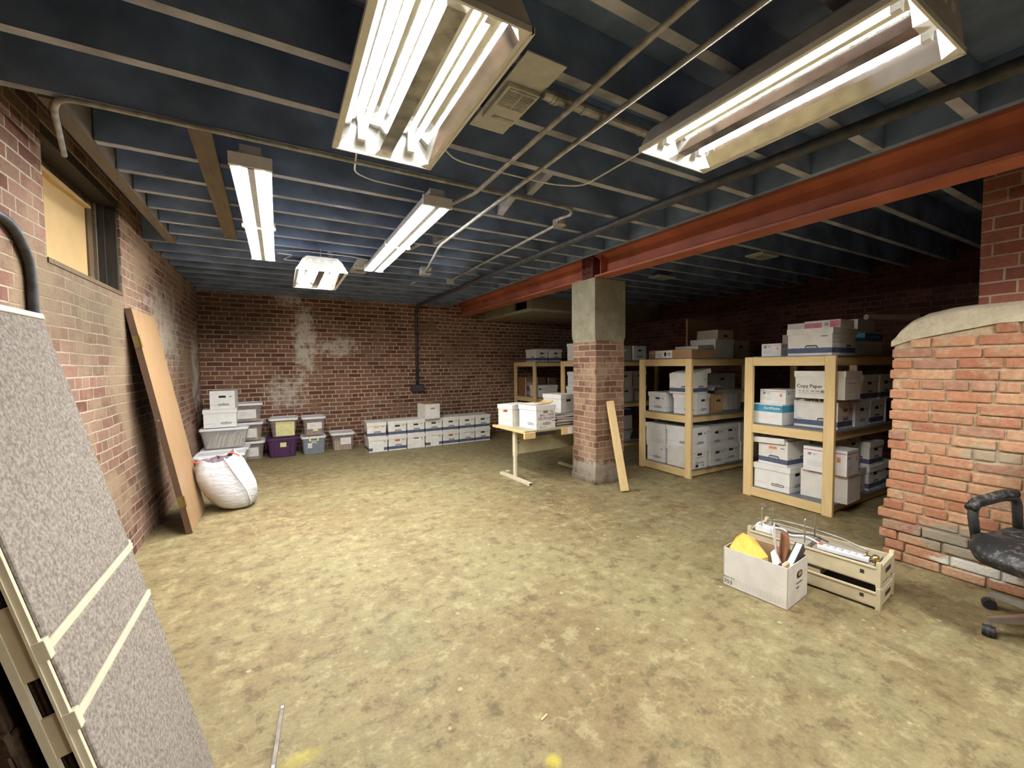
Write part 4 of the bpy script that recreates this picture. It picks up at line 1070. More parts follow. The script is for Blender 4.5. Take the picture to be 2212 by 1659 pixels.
def copy_tree(o, parent=None):
    c = o.copy(); C.objects.link(c); c.parent = parent
    for ch in list(o.children):
        copy_tree(ch, c)
    return c
UC = shelf_unit('shelving_unit', 'pine shelving unit nearest the rough brick pier, packed with white boxes', 4.46, 1.88)
for lb, x, y in (('pine shelving unit between the pillar and the unit nearest the pier', 4.46, 3.41), ('pine shelving unit half hidden behind the square brick pillar', 4.46, 5.30), ('farthest pine shelving unit, standing against the far brick wall', 4.46, 7.02)):
    u = copy_tree(UC); u.location = (x, y, 0); u['label'] = lb
Z0, Z1, Z2 = 0.1095, 0.7995, 1.5195

# --- unit nearest the pier
gC = 'boxes on the shelving unit nearest the pier'
sbox('white ring printed box at the lower left end of the unit nearest the pier', 4.50, 2.27, Z0, 0.32, 0.375, 0.262, 'ring', ends='y', yaw=0, group=gC)
sbox('white box with orange handle and lifted lid, unit nearest the pier', 4.53, 2.29, Z0 + 0.263, 0.40, 0.325, 0.262, 'band', ends='x', hole='o', yaw=-4, group=gC, lidtilt=(-3, 3, 0, -0.02, 0.03, 0.012), extra=(('-x', 'scrawl', 0.2, 0.55, 8, 'pale_ink'),))
sbox('large plain carton with red edge line overhanging the lowest shelf near the pier', 4.60, 1.825, Z0, 0.32, 0.41, 0.272, 'plain', lid=False, yaw=3, ends='y', hole='n', group=gC, extra=(('-x', 'rect', 0.01, 0.945, 0.99, 0.965, 'red'),))
sbox('postal carton with red line and lid resting on the plain overhanging carton', 4.55, 1.81, Z0 + 0.273, 0.27, 0.38, 0.24, 'post', lid=False, yaw=2, ends='y', hole='n', group=gC)
sbox('tall greyish carton with handle right of the postal carton, lowest shelf', 4.97, 1.98, Z0 + 0.252, 0.33, 0.40, 0.33, 'grey', ends='y', hole='k', group=gC, lid=False, extra=(('-y', 'rect', 0.2, 0.45, 0.6, 0.47, 'grey_ink'), ('-y', 'rect', 0.2, 0.35, 0.5, 0.37, 'grey_ink')))
sbox('ring printed box under the tall greyish carton, lowest shelf near the pier', 4.96, 1.93, Z0, 0.325, 0.40, 0.25, 'ring', group=gC)
sbox('blue banded box second from the overhanging carton, lowest shelf near the pier', 5.30, 1.91, Z0, 0.325, 0.40, 0.25, 'band', group=gC)
sbox('white box atop the blue banded box beside the pier edge, lowest shelf', 5.33, 1.92, Z0 + 0.252, 0.325, 0.40, 0.25, 'band', group=gC)
sbox('blue banded box farthest right on the lowest shelf near the pier', 5.64, 1.92, Z0, 0.325, 0.40, 0.25, 'band', group=gC)

sbox('white carton with teal stripe on the middle shelf near the pier', 4.53, 2.36, Z1, 0.42, 0.315, 0.215, 'teal', ends='y', lid=False, hole='n', yaw=-2, group=gC, name='paper_carton')
sbox('small postal carton on top of the teal striped carton', 4.57, 2.35, Z1 + 0.216, 0.34, 0.285, 0.150, 'post', lid=False, ends='y', hole='n', yaw=-2, group=gC)
sbox('open blue banded box stuffed with papers under the copy paper box', 4.66, 1.935, Z1, 0.325, 0.405, 0.262, 'bandopen', lid=False, ends='y', yaw=1, group=gC, extra=(('-y', 'txt', 'ARCHIVE', 0.5, 0.42, 0.030),))
b = MB(); rnd = random.Random(8); b.T = Matrix.Translation((4.69, 1.97, Z1 + 0.008))
for k in range(15):
    y = 0.004 + k * 0.022; b.box(0.0, y, 0, 0.26, y + rnd.uniform(0.008, 0.02), rnd.uniform(0.250, 0.284), M['paper' if rnd.random() < 0.75 else 'card'])
tag(b.build('paper_stack'), 'white files sticking up out of the open box below the copy paper box', 'papers')
sbox('white lidded Copy Paper lettered box on the middle shelf near the pier', 4.55, 1.83, Z1 + 0.298, 0.31, 0.445, 0.268, 'copy', ends='y', yaw=-1, hole='n', group=gC, name='paper_carton')
for i, (st, lb) in enumerate((('ring', 'ring printed box right of the open stuffed box, middle shelf'), ('band', 'dim blue banded box third along the middle shelf near the pier'))):
    sbox(lb, 5.01 + i * 0.335, 1.93, Z1, 0.325, 0.40, 0.252, st, group=gC)
sbox('upper blue banded box right of the copy paper box', 5.20, 1.945, Z1 + 0.253, 0.33, 0.40, 0.262, 'band', group=gC)
sbox('upper blue banded box nearest the pier edge on the middle shelf', 5.60, 1.945, Z1 + 0.253, 0.33, 0.40, 0.262, 'band', group=gC)
sbox('dark navy carton with white side beside the pier edge, middle shelf', 5.72, 1.93, Z1, 0.32, 0.40, 0.252, 'plain', lid=False, group=gC, extra=(('-y', 'rect', 0.0, 0.0, 1.0, 1.0, 'navy'),), hole='n')

sbox('wide blue banded box at the front end of the top shelf near the pier', 4.53, 1.95, Z2, 0.53, 0.40, 0.262, 'band', ends='x', hole='n', yaw=2, group=gC, extra=(('-y', 'scrawl', 0.06, 0.62, 7, 'ink'), ('-y', 'scrawl', 0.05, 0.48, 16, 'ink')))
sbox('flat pink and white carton lying on the wide blue banded box', 4.62, 1.92, Z2 + 0.263, 0.32, 0.32, 0.075, 'plain', lid=False, ends='y', hole='n', yaw=2, group=gC, extra=(('-x', 'rect', 0.0, 0.06, 0.5, 0.72, 'pink'), ('-x', 'rect', 0.72, 0.06, 0.99, 0.9, 'pink'), ('-x', 'rect', 0.57, 0.3, 0.68, 0.7, 'grey_ink')))
sbox('small postal carton behind the wide blue banded box on the top shelf', 4.62, 2.44, Z2, 0.25, 0.22, 0.135, 'post', lid=False, ends='y', hole='n', group=gC)
sbox('teal topped paper carton right of the wide blue banded box', 5.42, 2.02, Z2, 0.44, 0.32, 0.255, 'teal', lid=False, ends='x', hole='n', group=gC, name='paper_carton')
sbox('white carton on top of the teal topped paper carton', 5.30, 2.04, Z2 + 0.256, 0.42, 0.30, 0.125, 'plain', lid=False, ends='y', hole='n', group=gC, extra=(('-x', 'scrawl', 0.2, 0.7, 3, 'grey_ink'), ('-x', 'scrawl', 0.2, 0.3, 5, 'grey_ink')))
sbox('dim grey carton behind the wide blue banded box on the top shelf', 5.10, 2.40, Z2, 0.33, 0.30, 0.25, 'grey', group=gC, lid=False, hole='n')
sbox('small white carton on the dim grey carton, top shelf near the pier', 5.13, 2.42, Z2 + 0.251, 0.25, 0.24, 0.12, 'plain', group=gC, lid=False, hole='n')
t = thing('rolled_poster', 'pale rolled poster with bright end lying on the cartons above the pier shoulder', 'roll', (5.62, 2.02, Z2 + 0.428))
b = MB(); b.tube([(-0.1, 0.04, -0.015), (0.42, -0.22, -0.015)], 0.030, M['card_grey'], 16); b.build('roll', t, smooth=False)
b = MB(); b.tube([(0.42, -0.22, -0.015), (0.45, -0.235, -0.015)], 0.032, M['dark'], 16); b.tube([(0.45, -0.235, -0.015), (0.455, -0.2375, -0.015)], 0.024, M['paper'], 16); b.build('end_cap', t)

# --- unit between the pillar and the nearest one
gB = 'boxes on the middle shelving unit'
sbox('lower left ring printed box at the front end of the middle unit', 4.51, 3.845, Z0, 0.40, 0.325, 0.262, 'ring', ends='x', hole='n', group=gB, seed=1)
sbox('lower right box at the front end of the middle unit, handwriting on its side', 4.505, 3.425, Z0, 0.325, 0.40, 0.262, 'grid', ends='y', group=gB, extra=(('-y', 'txt', '(Tour one)', 0.5, 0.28, 0.036), ('-y', 'txt', '1-8', 0.66, 0.12, 0.045), ('-y', 'rect', 0.24, 0.06, 0.42, 0.2, 'ink')))
sbox('upper left grid printed box at the front end of the middle unit', 4.49, 3.845, Z0 + 0.263, 0.32, 0.33, 0.262, 'grid', ends='y', hole='k', group=gB)
sbox('upper right ring printed box at the front end of the middle unit', 4.508, 3.425, Z0 + 0.263, 0.325, 0.405, 0.262, 'ring', ends='y', group=gB)
for i in range(4):
    x = 4.865 + i * 0.345; dy = (0, 0.03, 0.02, 0.03)[i]
    sbox('bottom tier ring printed box %s along the side of the middle unit' % ('second', 'third', 'fourth', 'fifth')[i], x, 3.425 + dy, Z0, 0.325, 0.40, 0.25, 'ring', ends='y', group=gB, yaw=(1, -2, 2, 0)[i])
    sbox('second tier ring printed box %s along the lowest shelf of the middle unit' % ('second', 'third', 'fourth', 'fifth')[i], x - 0.015, 3.43 + dy, Z0 + 0.252, 0.325, 0.40, 0.262, 'ring', ends='y', group=gB, yaw=(2, -1, 1, 0)[i])
sbox('white box with blue handle at the left of the middle unit middle shelf', 4.53, 3.845, Z1, 0.40, 0.32, 0.262, 'ring', ends='x', hole='b', yaw=-2, group=gB)
sbox('white ring printed box right of the blue handled box on the middle unit', 4.55, 3.43, Z1, 0.325, 0.335, 0.262, 'ring', ends='y', yaw=7, group=gB)
sbox('blue banded box, lid askew, stacked above the blue handled box', 4.515, 3.46, Z1 + 0.263, 0.36, 0.345, 0.262, 'band', ends='y', yaw=5, group=gB, hole='n', lidtilt=(0, -9, 0, 0.05, 0.0, 0.035))
sbox('brown carton edge beside the white ring printed box, middle unit', 4.93, 3.46, Z1, 0.055, 0.34, 0.245, 'card', lid=False, hole='n', group=gB)
sbox('dark brown carton left of the clear tub on the middle unit', 5.00, 3.47, Z1, 0.20, 0.34, 0.235, 'card', lid=False, hole='k', group=gB)
tub('clear plastic tub with draped cover on the middle unit middle shelf', 5.24, 3.47, Z1, 0.46, 0.36, 0.30, 'clear', 'hazy', taper=0.86, group='tubs on the middle unit')
filling('pale papers inside the clear tub on the middle unit', 5.31, 3.54, Z1 + 0.014, 0.30, 0.22, 0.22, 'paper', 8)
b = MB(); rnd = random.Random(9); g = []
for i in range(9):
    for j in range(7):
        g.append((5.02 + 0.045 * i, 3.50 + 0.05 * j, Z1 + 0.318 + 0.035 * max(0, math.sin(i * 0.75)) * (1 if i < 5 else 0.6) + rnd.uniform(0, 0.02) - (0.035 if i == 0 else 0)))
fs = [(i * 7 + j, (i + 1) * 7 + j, (i + 1) * 7 + j + 1, i * 7 + j + 1) for i in range(8) for j in range(6)]
b.add(g, fs, M['bag']); o = tag(b.build('plastic_sheet', smooth=True), 'crumpled white plastic sheet lying over the clear tub on the middle unit', 'sheet'); o.modifiers.new('thick', 'SOLIDIFY').thickness = 0.004
sbox('white box behind the plastic sheet on the middle unit middle shelf', 5.45, 3.86, Z1, 0.62, 0.34, 0.50, 'plain', lid=False, hole='k', group=gB)
sbox('dim grey box in the back row behind the blue handled box', 4.97, 3.85, Z1, 0.32, 0.33, 0.26, 'grey', group=gB)
sbox('dim grey box stacked in the back row of the middle unit', 4.97, 3.85, Z1 + 0.261, 0.32, 0.33, 0.25, 'grey', group=gB)
sbox('flat brown carton with shipping label on the middle unit top shelf', 4.50, 3.44, Z2, 0.50, 0.70, 0.11, 'card', ends='y', lid=False, hole='n', group=gB, name='carton', extra=(('-x', 'rect', 0.16, 0.05, 0.57, 0.95, 'paper'), ('-x', 'rect', 0.38, 0.3, 0.43, 0.75, 'ink'), ('-x', 'rect', 0.46, 0.4, 0.53, 0.5, 'grey_ink'), ('-x', 'rect', 0.46, 0.6, 0.54, 0.68, 'grey_ink'), ('-x', 'rect', 0.24, 0.3, 0.33, 0.36, 'grey_ink'), ('-x', 'rect', 0.24, 0.5, 0.34, 0.55, 'grey_ink'), ('-x', 'rect', 0.02, 0.55, 0.14, 0.9, 'card_grey')))
sbox('white box with small blue stamp on the middle unit top shelf', 5.20, 3.60, Z2, 0.42, 0.40, 0.262, 'plain', ends='y', yaw=0, group=gB, hole='n', extra=(('-x', 'rect', 0.04, 0.12, 0.13, 0.28, 'blue'),))
sbox('flat whitish carton lying on the white box, middle unit top shelf', 5.22, 3.58, Z2 + 0.263, 0.36, 0.34, 0.125, 'grey', lid=False, hole='k', group=gB)
sbox('grey lidded box at the far right of the middle unit top shelf', 5.66, 3.62, Z2, 0.33, 0.40, 0.25, 'grey', group=gB)
b = MB(); b.T = Matrix.Translation((4.86, 3.62, Z2 + 0.1125)) @ Matrix.Rotation(math.radians(-4), 4, 'Y'); b.box(0, 0, 0, 0.33, 0.36, 0.05, M['white'])
b.box(-0.001, 0.03, 0.016, 0.0, 0.33, 0.019, M['grey_ink'])
tag(b.build('loose_lid'), 'loose white lid propped between the shipping carton and the white box', 'lid')
t = thing('carton', 'large upright brown cardboard sheet carton against the right wall above the middle unit', 'box', (5.72, 4.24, Z2 + 0.0006))
b = MB(); b.box(-0.30, -0.012, 0, 1.05, 0.01, 0.60, M['card'], Matrix.Rotation(0.02, 3, 'Z')); b.build('carton_body', t)
for k, (x, lb) in enumerate(((4.56, 'grey box at the back left of the middle unit top shelf'), (4.95, 'flat grey box behind the shipping carton on the middle unit'))):
    pass

# --- unit behind the pillar
gA = 'boxes on the unit half hidden behind the pillar'
sbox('white box on the top shelf left of the pillar cap', 4.505, 5.63, Z2, 0.32, 0.40, 0.30, 'ring', ends='y', group=gA)
sbox('upper white box on the middle shelf just left of the pillar', 4.505, 5.62, Z1 + 0.263, 0.33, 0.40, 0.262, 'ring', ends='y', group=gA)
sbox('lower white box on the middle shelf just left of the pillar', 4.502, 5.62, Z1, 0.33, 0.43, 0.262, 'ring', ends='y', group=gA)
sbox('grey box with white handle hole on the top shelf just right of the pillar', 5.08, 5.34, Z2, 0.33, 0.40, 0.25, 'grey', hole='w', group=gA, lid=False)
sbox('white edged box second right of the pillar on the top shelf', 5.43, 5.33, Z2, 0.33, 0.40, 0.25, 'ring', hole='k', group=gA, lid=False)
sbox('upper grey green box with handle on the middle shelf right of the pillar', 5.10, 5.34, Z1 + 0.263, 0.33, 0.40, 0.262, 'grey', group=gA)
sbox('lower grey green box with handle on the middle shelf right of the pillar', 5.12, 5.34, Z1, 0.33, 0.40, 0.262, 'grey', group=gA)
sbox('grey box behind the shelving post on the middle shelf right of the pillar', 5.47, 5.36, Z1, 0.33, 0.40, 0.262, 'grey', group=gA)
sbox('topmost dim box right of the shelving post behind the pillar', 5.46, 5.36, Z1 + 0.263, 0.33, 0.40, 0.262, 'grey', group=gA)
sbox('dark navy carton on the lowest shelf right of the pillar', 5.08, 5.36, Z0 + 0.44, 0.36, 0.36, 0.11, 'plain', lid=False, hole='n', group=gA, extra=(('-y', 'rect', 0, 0, 1, 1, 'navy'), ('-x', 'rect', 0, 0, 1, 1, 'navy')))
sbox('white edged box under the dark navy carton behind the pillar', 5.10, 5.35, Z0 + 0.20, 0.34, 0.36, 0.238, 'grey', lid=False, hole='n', group=gA, extra=(('-x', 'rect', 0, 0, 1, 1, 'white2'), ('-y', 'rect', 0.0, 0.0, 0.09, 0.97, 'white2')))
tub('grey tub at the bottom right of the pillar', 5.10, 5.33, Z0, 0.36, 0.36, 0.198, 'clear', 'hazy', taper=0.84, group='tubs behind the pillar')

# --- farthest unit
gD = 'boxes on the farthest shelving unit'
sbox('left blue banded box on the top of the farthest unit', 4.53, 7.10, Z2, 0.31, 0.40, 0.25, 'band', yaw=0, group=gD)
sbox('right blue banded box on the top of the farthest unit', 4.875, 7.10, Z2, 0.31, 0.40, 0.25, 'band', group=gD)
sbox('grey white lettered box on the middle shelf of the farthest unit', 4.55, 7.06, Z1, 0.50, 0.32, 0.235, 'plain', ends='x', hole='n', group=gD, extra=(('-y', 'scrawl', 0.55, 0.5, 5, 'grey_ink'), ('-y', 'rect', 0.05, 0.62, 0.17, 0.74, 'hole'), ('-y', 'scrawl', 0.05, 0.4, 5, 'pale_ink')))
def binder(label, x, y, z, wd, dp, h, yaw):
    t = thing('magazine_file', label, 'file box', (x, y, z + 0.0006), yaw, group='dark magazine files on the farthest unit')
    b = MB(); b.box(0, 0, 0, wd, dp, h, M['folder']); b.build('case', t)
    b = MB(); b.box(-0.002, -0.002, 0, 0.014, 0.0, h, M['white2']); b.box(0.03, -0.002, 0.03, wd - 0.02, 0.0, h * 0.55, M['card_grey']); b.box(0.014, -0.0015, 0, 0.03, 0, h, M['dark']); b.box(wd - 0.02, -0.0015, 0, wd, 0, h, M['dark']); b.build('cover_label', t)
    return t
binder('upper left dark magazine file with white spine edge, farthest unit', 4.50, 7.45, Z1 + 0.182, 0.24, 0.30, 0.20, 0)
binder('lower left dark magazine file with white spine edge, farthest unit', 4.50, 7.45, Z1, 0.24, 0.30, 0.18, 0)
binder('middle dark magazine file behind the grey white lettered box', 4.78, 7.44, Z1, 0.24, 0.30, 0.38, 0)
binder('right dark magazine file behind the grey white lettered box', 5.06, 7.44, Z1, 0.24, 0.30, 0.37, 0)

# ------------------------------------------------------------------ table beside the pillar
TA = math.radians(3.5)
t = thing('work_table', 'low beige work table with wood edged top behind the brick pillar', 'table', (2.55, 4.25, 0), TA)
b = MB(); b.box(0.0, 0.0, 0.630, 1.15, 0.70, 0.655, M['greenbeige']); b.build('tabletop', t, bevel=0.003)
b = MB(); b.box(-0.03, -0.02, 0.628, 0.0, 0.72, 0.658, M['pine_h']); b.box(-0.03, -0.045, 0.565, 0.13, -0.015, 0.64, M['pine_x']); b.build('wooden_edging', t, bevel=0.003)
for x in (0.03, 1.02):
    b = MB(); b.box(x, 0.26, 0.03, x + 0.03, 0.31, 0.32, M['cream']); b.box(x - 0.004, 0.255, 0.30, x + 0.034, 0.315, 0.629, M['cream']); b.build('leg', t, bevel=0.003)
    b = MB(); b.box(x - 0.012, -0.055, 0.003, x + 0.040, 0.62, 0.034, M['cream']); b.box(x - 0.004, -0.0555, 0.007, x + 0.032, -0.0545, 0.03, M['hole']); b.build('foot', t, bevel=0.003)
b = MB(); b.box(0.066, 0.27, 0.325, 1.015, 0.295, 0.60, M['greenbeige']); b.tube([(0.085, 0.268, 0.52), (0.085, 0.262, 0.52)], 0.009, M['dark'], 8); b.tube([(0.085, 0.268, 0.47), (0.085, 0.262, 0.47)], 0.009, M['dark'], 8); b.build('modesty_panel', t)
b = MB(); b.box(0.16, 0.0, 0.585, 0.46, 0.35, 0.628, M['slate']); b.box(0.15, -0.012, 0.585, 0.47, 0.0, 0.625, M['dark']); b.build('pencil_drawer', t)
b = MB(); b.box(0.56, -0.014, 0.56, 1.0, 0.0, 0.655, M['pine_x']); b.box(0.66, -0.016, 0.567, 0.98, -0.014, 0.648, M['paper']); b.build('front_rail', t)
TZ = 0.6555
sbox('white box on the table with BALL STEVE handwritten on its end', 2.71, 4.30, TZ, 0.33, 0.36, 0.29, 'ring', ends='y', yaw=7, hole='c', extra=(('-y', 'txt', 'BALL. STEVE', 0.56, 0.585, 0.043), ('-y', 'txt', 'DR.197-DI.DPS', 0.54, 0.435, 0.043), ('-y', 'txt', 'Box 1 of 2', 0.36, 0.07, 0.028), ('-y', 'rect', 0.84, 0.30, 0.97, 0.33, 'ink')))
sbox('white form printed box with red handle at the left end of the table', 2.575, 4.715, TZ, 0.40, 0.29, 0.275, 'lines', ends='x', yaw=14, hole='r')
sbox('white lidded box raised on the folder pile at the back of the table', 3.30, 4.62, TZ + 0.135, 0.32, 0.36, 0.25, 'linesplain', ends='y', yaw=10)
rnd = random.Random(21)
for k in range(8):
    b = MB(); th = 0.0145
    b.T = Matrix.Translation((3.36 + rnd.uniform(-0.03, 0.03), 4.63 + rnd.uniform(-0.03, 0.03), TZ + 0.0008 + 0.0165 * k)) @ Matrix.Rotation(rnd.uniform(-0.12, 0.14), 4, 'Z')
    m_ = ('manila', 'folder', 'manila', 'card_grey', 'dark', 'manila', 'yellow_paper', 'card_grey')[k]
    b.box(-0.27, -0.20, 0, 0.22, 0.20, th, M[m_]); b.box(-0.265, -0.202, 0.002, 0.21, 0.195, th - 0.003, M['paper'])
    tag(b.build('file_folder'), 'folder %s in the pile under the raised box on the table' % ('lowest', 'second from bottom', 'third from bottom', 'fourth from bottom', 'black, fourth from top', 'third from top', 'bright yellow, second from top', 'topmost')[k], 'folder', 'folders piled on the table')
t = thing('file_folder', 'open manila folder with papers lying across the two table boxes', 'folder', (2.88, 4.50, TZ + 0.296), 0.2)
b = MB(); b.box(-0.13, -0.12, 0, 0.13, 0.12, 0.006, M['manila']); b.prism([(-0.02, 0.006), (0.14, 0.006), (0.19, 0.035), (0.185, 0.039), (0.13, 0.014), (-0.02, 0.012)], -0.12, 0.06, M['manila'], 'y'); b.build('cover', t)
b = MB(); b.box(-0.12, -0.11, 0.0062, 0.05, 0.11, 0.011, M['paper'], Matrix.Rotation(0.1, 3, 'Z')); b.build('sheets', t)
b = MB(); b.T = Matrix.Translation((2.72, 4.80, TZ + 0.2768)) @ Matrix.Rotation(0.35, 4, 'Z'); b.box(-0.12, -0.10, 0, 0.12, 0.08, 0.006, M['paper'])
tag(b.build('paper_stack'), 'white papers lying on the form printed box with red handle', 'papers')

# plank leaning on the pillar
b = MB(); p = Vector((3.385, 3.445, 0.012)); q = Vector((3.475, 3.792, 1.005)); b.beam(p, q, 0.088, 0.038, M['pine'], up=(0.35, 1, 0))
tag(b.build('lumber_plank', bevel=0.003), 'short pine two by four leaning against the square brick pillar', 'plank')

# ------------------------------------------------------------------ open carton and trays on the floor
t = thing('open_carton', 'open white carton numbered 703 full of loose envelopes on the floor', 'box', (2.672, 1.488, 0.0006), math.radians(6.5))
sx, sy, h = 0.290, 0.375, 0.252
b = MB(); w = M['white']; ci = M['card_in']; tt = 0.004
for (x0, y0, x1, y1, inner) in ((-sx/2, -sy/2, -sx/2+tt, sy/2, '+x'), (sx/2-tt, -sy/2, sx/2, sy/2, '-x'), (-sx/2, -sy/2, sx/2, -sy/2+tt, '+y'), (-sx/2, sy/2-tt, sx/2, sy/2, '-y')):
    b.box(x0, y0, 0, x1, y1, h, w)
    if inner == '+x': b.quad((x1+.0006, y0, 0), (x1+.0006, y1, 0), (x1+.0006, y1, h), (x1+.0006, y0, h), ci)
    if inner == '-x': b.quad((x0-.0006, y0, 0), (x0-.0006, y1, 0), (x0-.0006, y1, h), (x0-.0006, y0, h), ci)
    if inner == '+y': b.quad((x0, y1+.0006, 0), (x1, y1+.0006, 0), (x1, y1+.0006, h), (x0, y1+.0006, h), ci)
    if inner == '-y': b.quad((x0, y0-.0006, 0), (x1, y0-.0006, 0), (x1, y0-.0006, h), (x0, y0-.0006, h), ci)
b.box(-sx/2, -sy/2, 0, sx/2, sy/2, 0.006, ci)
S = '-x'; W = sy
for k in range(4): decal(b, S, sx, sy, W * 0.165, 0.022 + k * 0.0125, W * 0.94, 0.0226 + k * 0.0125, M['grey_ink'])
for k in range(15): decal(b, S, sx, sy, W * (0.165 + 0.775 * k / 14) - 0.0004, 0.022, W * (0.165 + 0.775 * k / 14) + 0.0004, 0.0595, M['grey_ink'])
letter(b, S, sx, sy, '703', W * 0.085, 0.030, 0.036, M['ink'], 0.006)
letter(b, S, sx, sy, 'Bankers Box', W * 0.10, 0.063, 0.0135, M['ink'], 0.012)
decal(b, S, sx, sy, W * 0.02, 0.052, W * 0.20, 0.053, M['ink'])
S = '-y'; W = sx
decal_poly(b, S, sx, sy, pill(W * 0.58, h * 0.68, 0.085, 0.044), M['hole'])
decal_poly(b, S, sx, sy, pill(W * 0.60, h * 0.69, 0.05, 0.026), M['card_in'], 0.001)
letter(b, S, sx, sy, 'Name', W * 0.5, h * 0.38, 0.018, M['ink'], 0.02); decal(b, S, sx, sy, W * 0.42, h * 0.47, W * 0.72, h * 0.50, M['ink']); decal(b, S, sx, sy, W * 0.44, h * 0.28, W * 0.64, h * 0.285, M['grey_ink'])
b.build('carton_body', t)
def at_box(p):
    return Matrix.Translation((2.672, 1.488, 0)) @ Matrix.Rotation(math.radians(6.5), 4, 'Z') @ Vector(p)
TB = Matrix.Translation((2.672, 1.488, 0)) @ Matrix.Rotation(math.radians(6.5), 4, 'Z')
b = MB(); b.T = TB
prof = [(-0.10, 0.05, 0.17), (0.06, 0.05, 0.19), (0.10, 0.16, 0.30), (-0.06, 0.17, 0.285)]
b.loft([[(x, y + dy, z) for x, y, z in [(-0.115, 0.02, 0.20), (0.0, -0.02, 0.215), (0.085, 0.10, 0.27), (0.06, 0.165, 0.295), (-0.02, 0.170, 0.285), (-0.115, 0.165, 0.245)]] for dy in (0,)] + [[(x + 0.002, y, z + 0.006) for x, y, z in [(-0.115, 0.02, 0.20), (0.0, -0.02, 0.215), (0.085, 0.10, 0.27), (0.06, 0.165, 0.295), (-0.02, 0.170, 0.285), (-0.115, 0.165, 0.245)]]], M['yellow_env'])
b.add([(-0.115, 0.02, 0.2), (0.0, -0.02, 0.215), (0.0, -0.03, 0.16), (-0.11, 0.02, 0.14)], [(0, 1, 2, 3)], M['manila'])
tag(b.build('envelope'), 'torn bright yellow envelope sticking out of the open 703 carton', 'envelope')
b = MB(); b.T = TB
b.loft([[(-0.06, -0.075, 0.19), (0.02, -0.085, 0.20), (0.045, -0.035, 0.26), (0.01, -0.03, 0.25)], [(-0.058, -0.079, 0.194), (0.022, -0.089, 0.204), (0.047, -0.039, 0.264), (0.012, -0.034, 0.254)]], M['paper'])
tag(b.build('crumpled_paper'), 'crumpled white paper in the open 703 carton beside the yellow envelope', 'paper')
b = MB(); b.T = TB
b.loft([[(0.03, -0.09, 0.10), (0.115, -0.03, 0.10), (0.115, -0.045, 0.36), (0.105, -0.08, 0.375), (0.045, -0.105, 0.365), (0.03, -0.12, 0.30)], [(0.04, -0.105, 0.10), (0.125, -0.045, 0.10), (0.125, -0.055, 0.355), (0.115, -0.09, 0.37), (0.055, -0.115, 0.36), (0.04, -0.13, 0.295)]], M['folder'])
tag(b.build('file_folder'), 'red brown paper folder standing up in the open 703 carton', 'folder')
b = MB(); b.T = TB
b.loft([[(0.035, -0.06, 0.22), (0.075, -0.045, 0.22), (0.09, -0.02, 0.415), (0.025, -0.03, 0.385), (0.018, -0.04, 0.36)], [(0.035, -0.056, 0.22), (0.075, -0.041, 0.22), (0.09, -0.016, 0.415), (0.025, -0.026, 0.385), (0.018, -0.036, 0.36)]], M['paper'])
tag(b.build('paper_sheet'), 'white curled paper sheet poking above the red brown folder', 'paper')
t2 = thing('note_book', 'black and white bound book wedged at the corner of the open 703 carton', 'book', (0, 0, 0)); 
b = MB(); b.T = TB @ Matrix.Translation((0.045, -0.156, 0.235)) @ Matrix.Rotation(math.radians(-32), 4, 'Y')
b.box(-0.10, -0.022, 0, 0.10, -0.017, 0.05, M['dark']); b.box(-0.10, 0.017, 0, 0.10, 0.022, 0.05, M['dark']); b.box(-0.10, -0.022, -0.004, 0.10, 0.022, 0.0, M['dark']); b.build('cover', t2)
b = MB(); b.T = TB @ Matrix.Translation((0.045, -0.156, 0.235)) @ Matrix.Rotation(math.radians(-32), 4, 'Y'); b.box(-0.097, -0.017, 0, 0.097, 0.017, 0.046, M['paper']); b.build('pages', t2)
b = MB(); b.T = TB; b.box(-0.135, -0.165, 0.10, -0.060, -0.158, 0.255, M['manila']); b.box(-0.133, -0.158, 0.10, -0.062, -0.150, 0.262, M['paper'])
tag(b.build('envelope'), 'pale manila envelope upright at the near side of the open 703 carton', 'envelope')

TY = math.radians(7)
def tray(label, ox, oy, z, L, Wd, h):
    t = thing('stacking_tray', label, 'tray', (ox, oy, z), TY, group='beige trays stacked on the floor')
    b = MB(); B = M['beige']
    b.box(0, 0.02, 0.012, 0.012, L - 0.02, h - 0.03, B); b.box(-0.006, 0.02, h - 0.036, 0.014, L - 0.02, h - 0.026, B)
    b.box(Wd - 0.012, 0.02, 0.012, Wd, L - 0.02, h - 0.03, B); b.box(0, 0.02, 0.012, Wd, L - 0.02, 0.022, B); b.build('trough', t, bevel=0.002)
    for y in (0.0, L - 0.022):
        b = MB(); b.prism([(0.0, 0.0), (0.04, 0.0), (0.05, 0.02), (Wd - 0.05, 0.02), (Wd - 0.04, 0.0), (Wd, 0.0), (Wd, h), (Wd - 0.03, h), (Wd - 0.035, h - 0.02), (0.035, h - 0.02), (0.03, h), (0.0, h)], y, y + 0.022, B, 'y')
        b.box(Wd * 0.34, y - 0.0012, h * 0.42, Wd * 0.70, y - 0.0004, h * 0.62, M['hole']); b.build('end_panel', t, bevel=0.003)
    b = MB(); b.box(-0.0012, 0.075, h * 0.42, -0.0003, 0.095, h * 0.58, M['hole']); b.build('slot', t)
    return t
tray('lower beige stacking tray on the floor behind the 703 carton', 3.005, 1.015, 0.0006, 0.72, 0.31, 0.128)
tray('upper beige stacking tray full of cables and a power strip', 3.015, 1.02, 0.130, 0.74, 0.31, 0.145)
RT = Matrix.Translation((3.015, 1.02, 0)) @ Matrix.Rotation(TY, 4, 'Z')
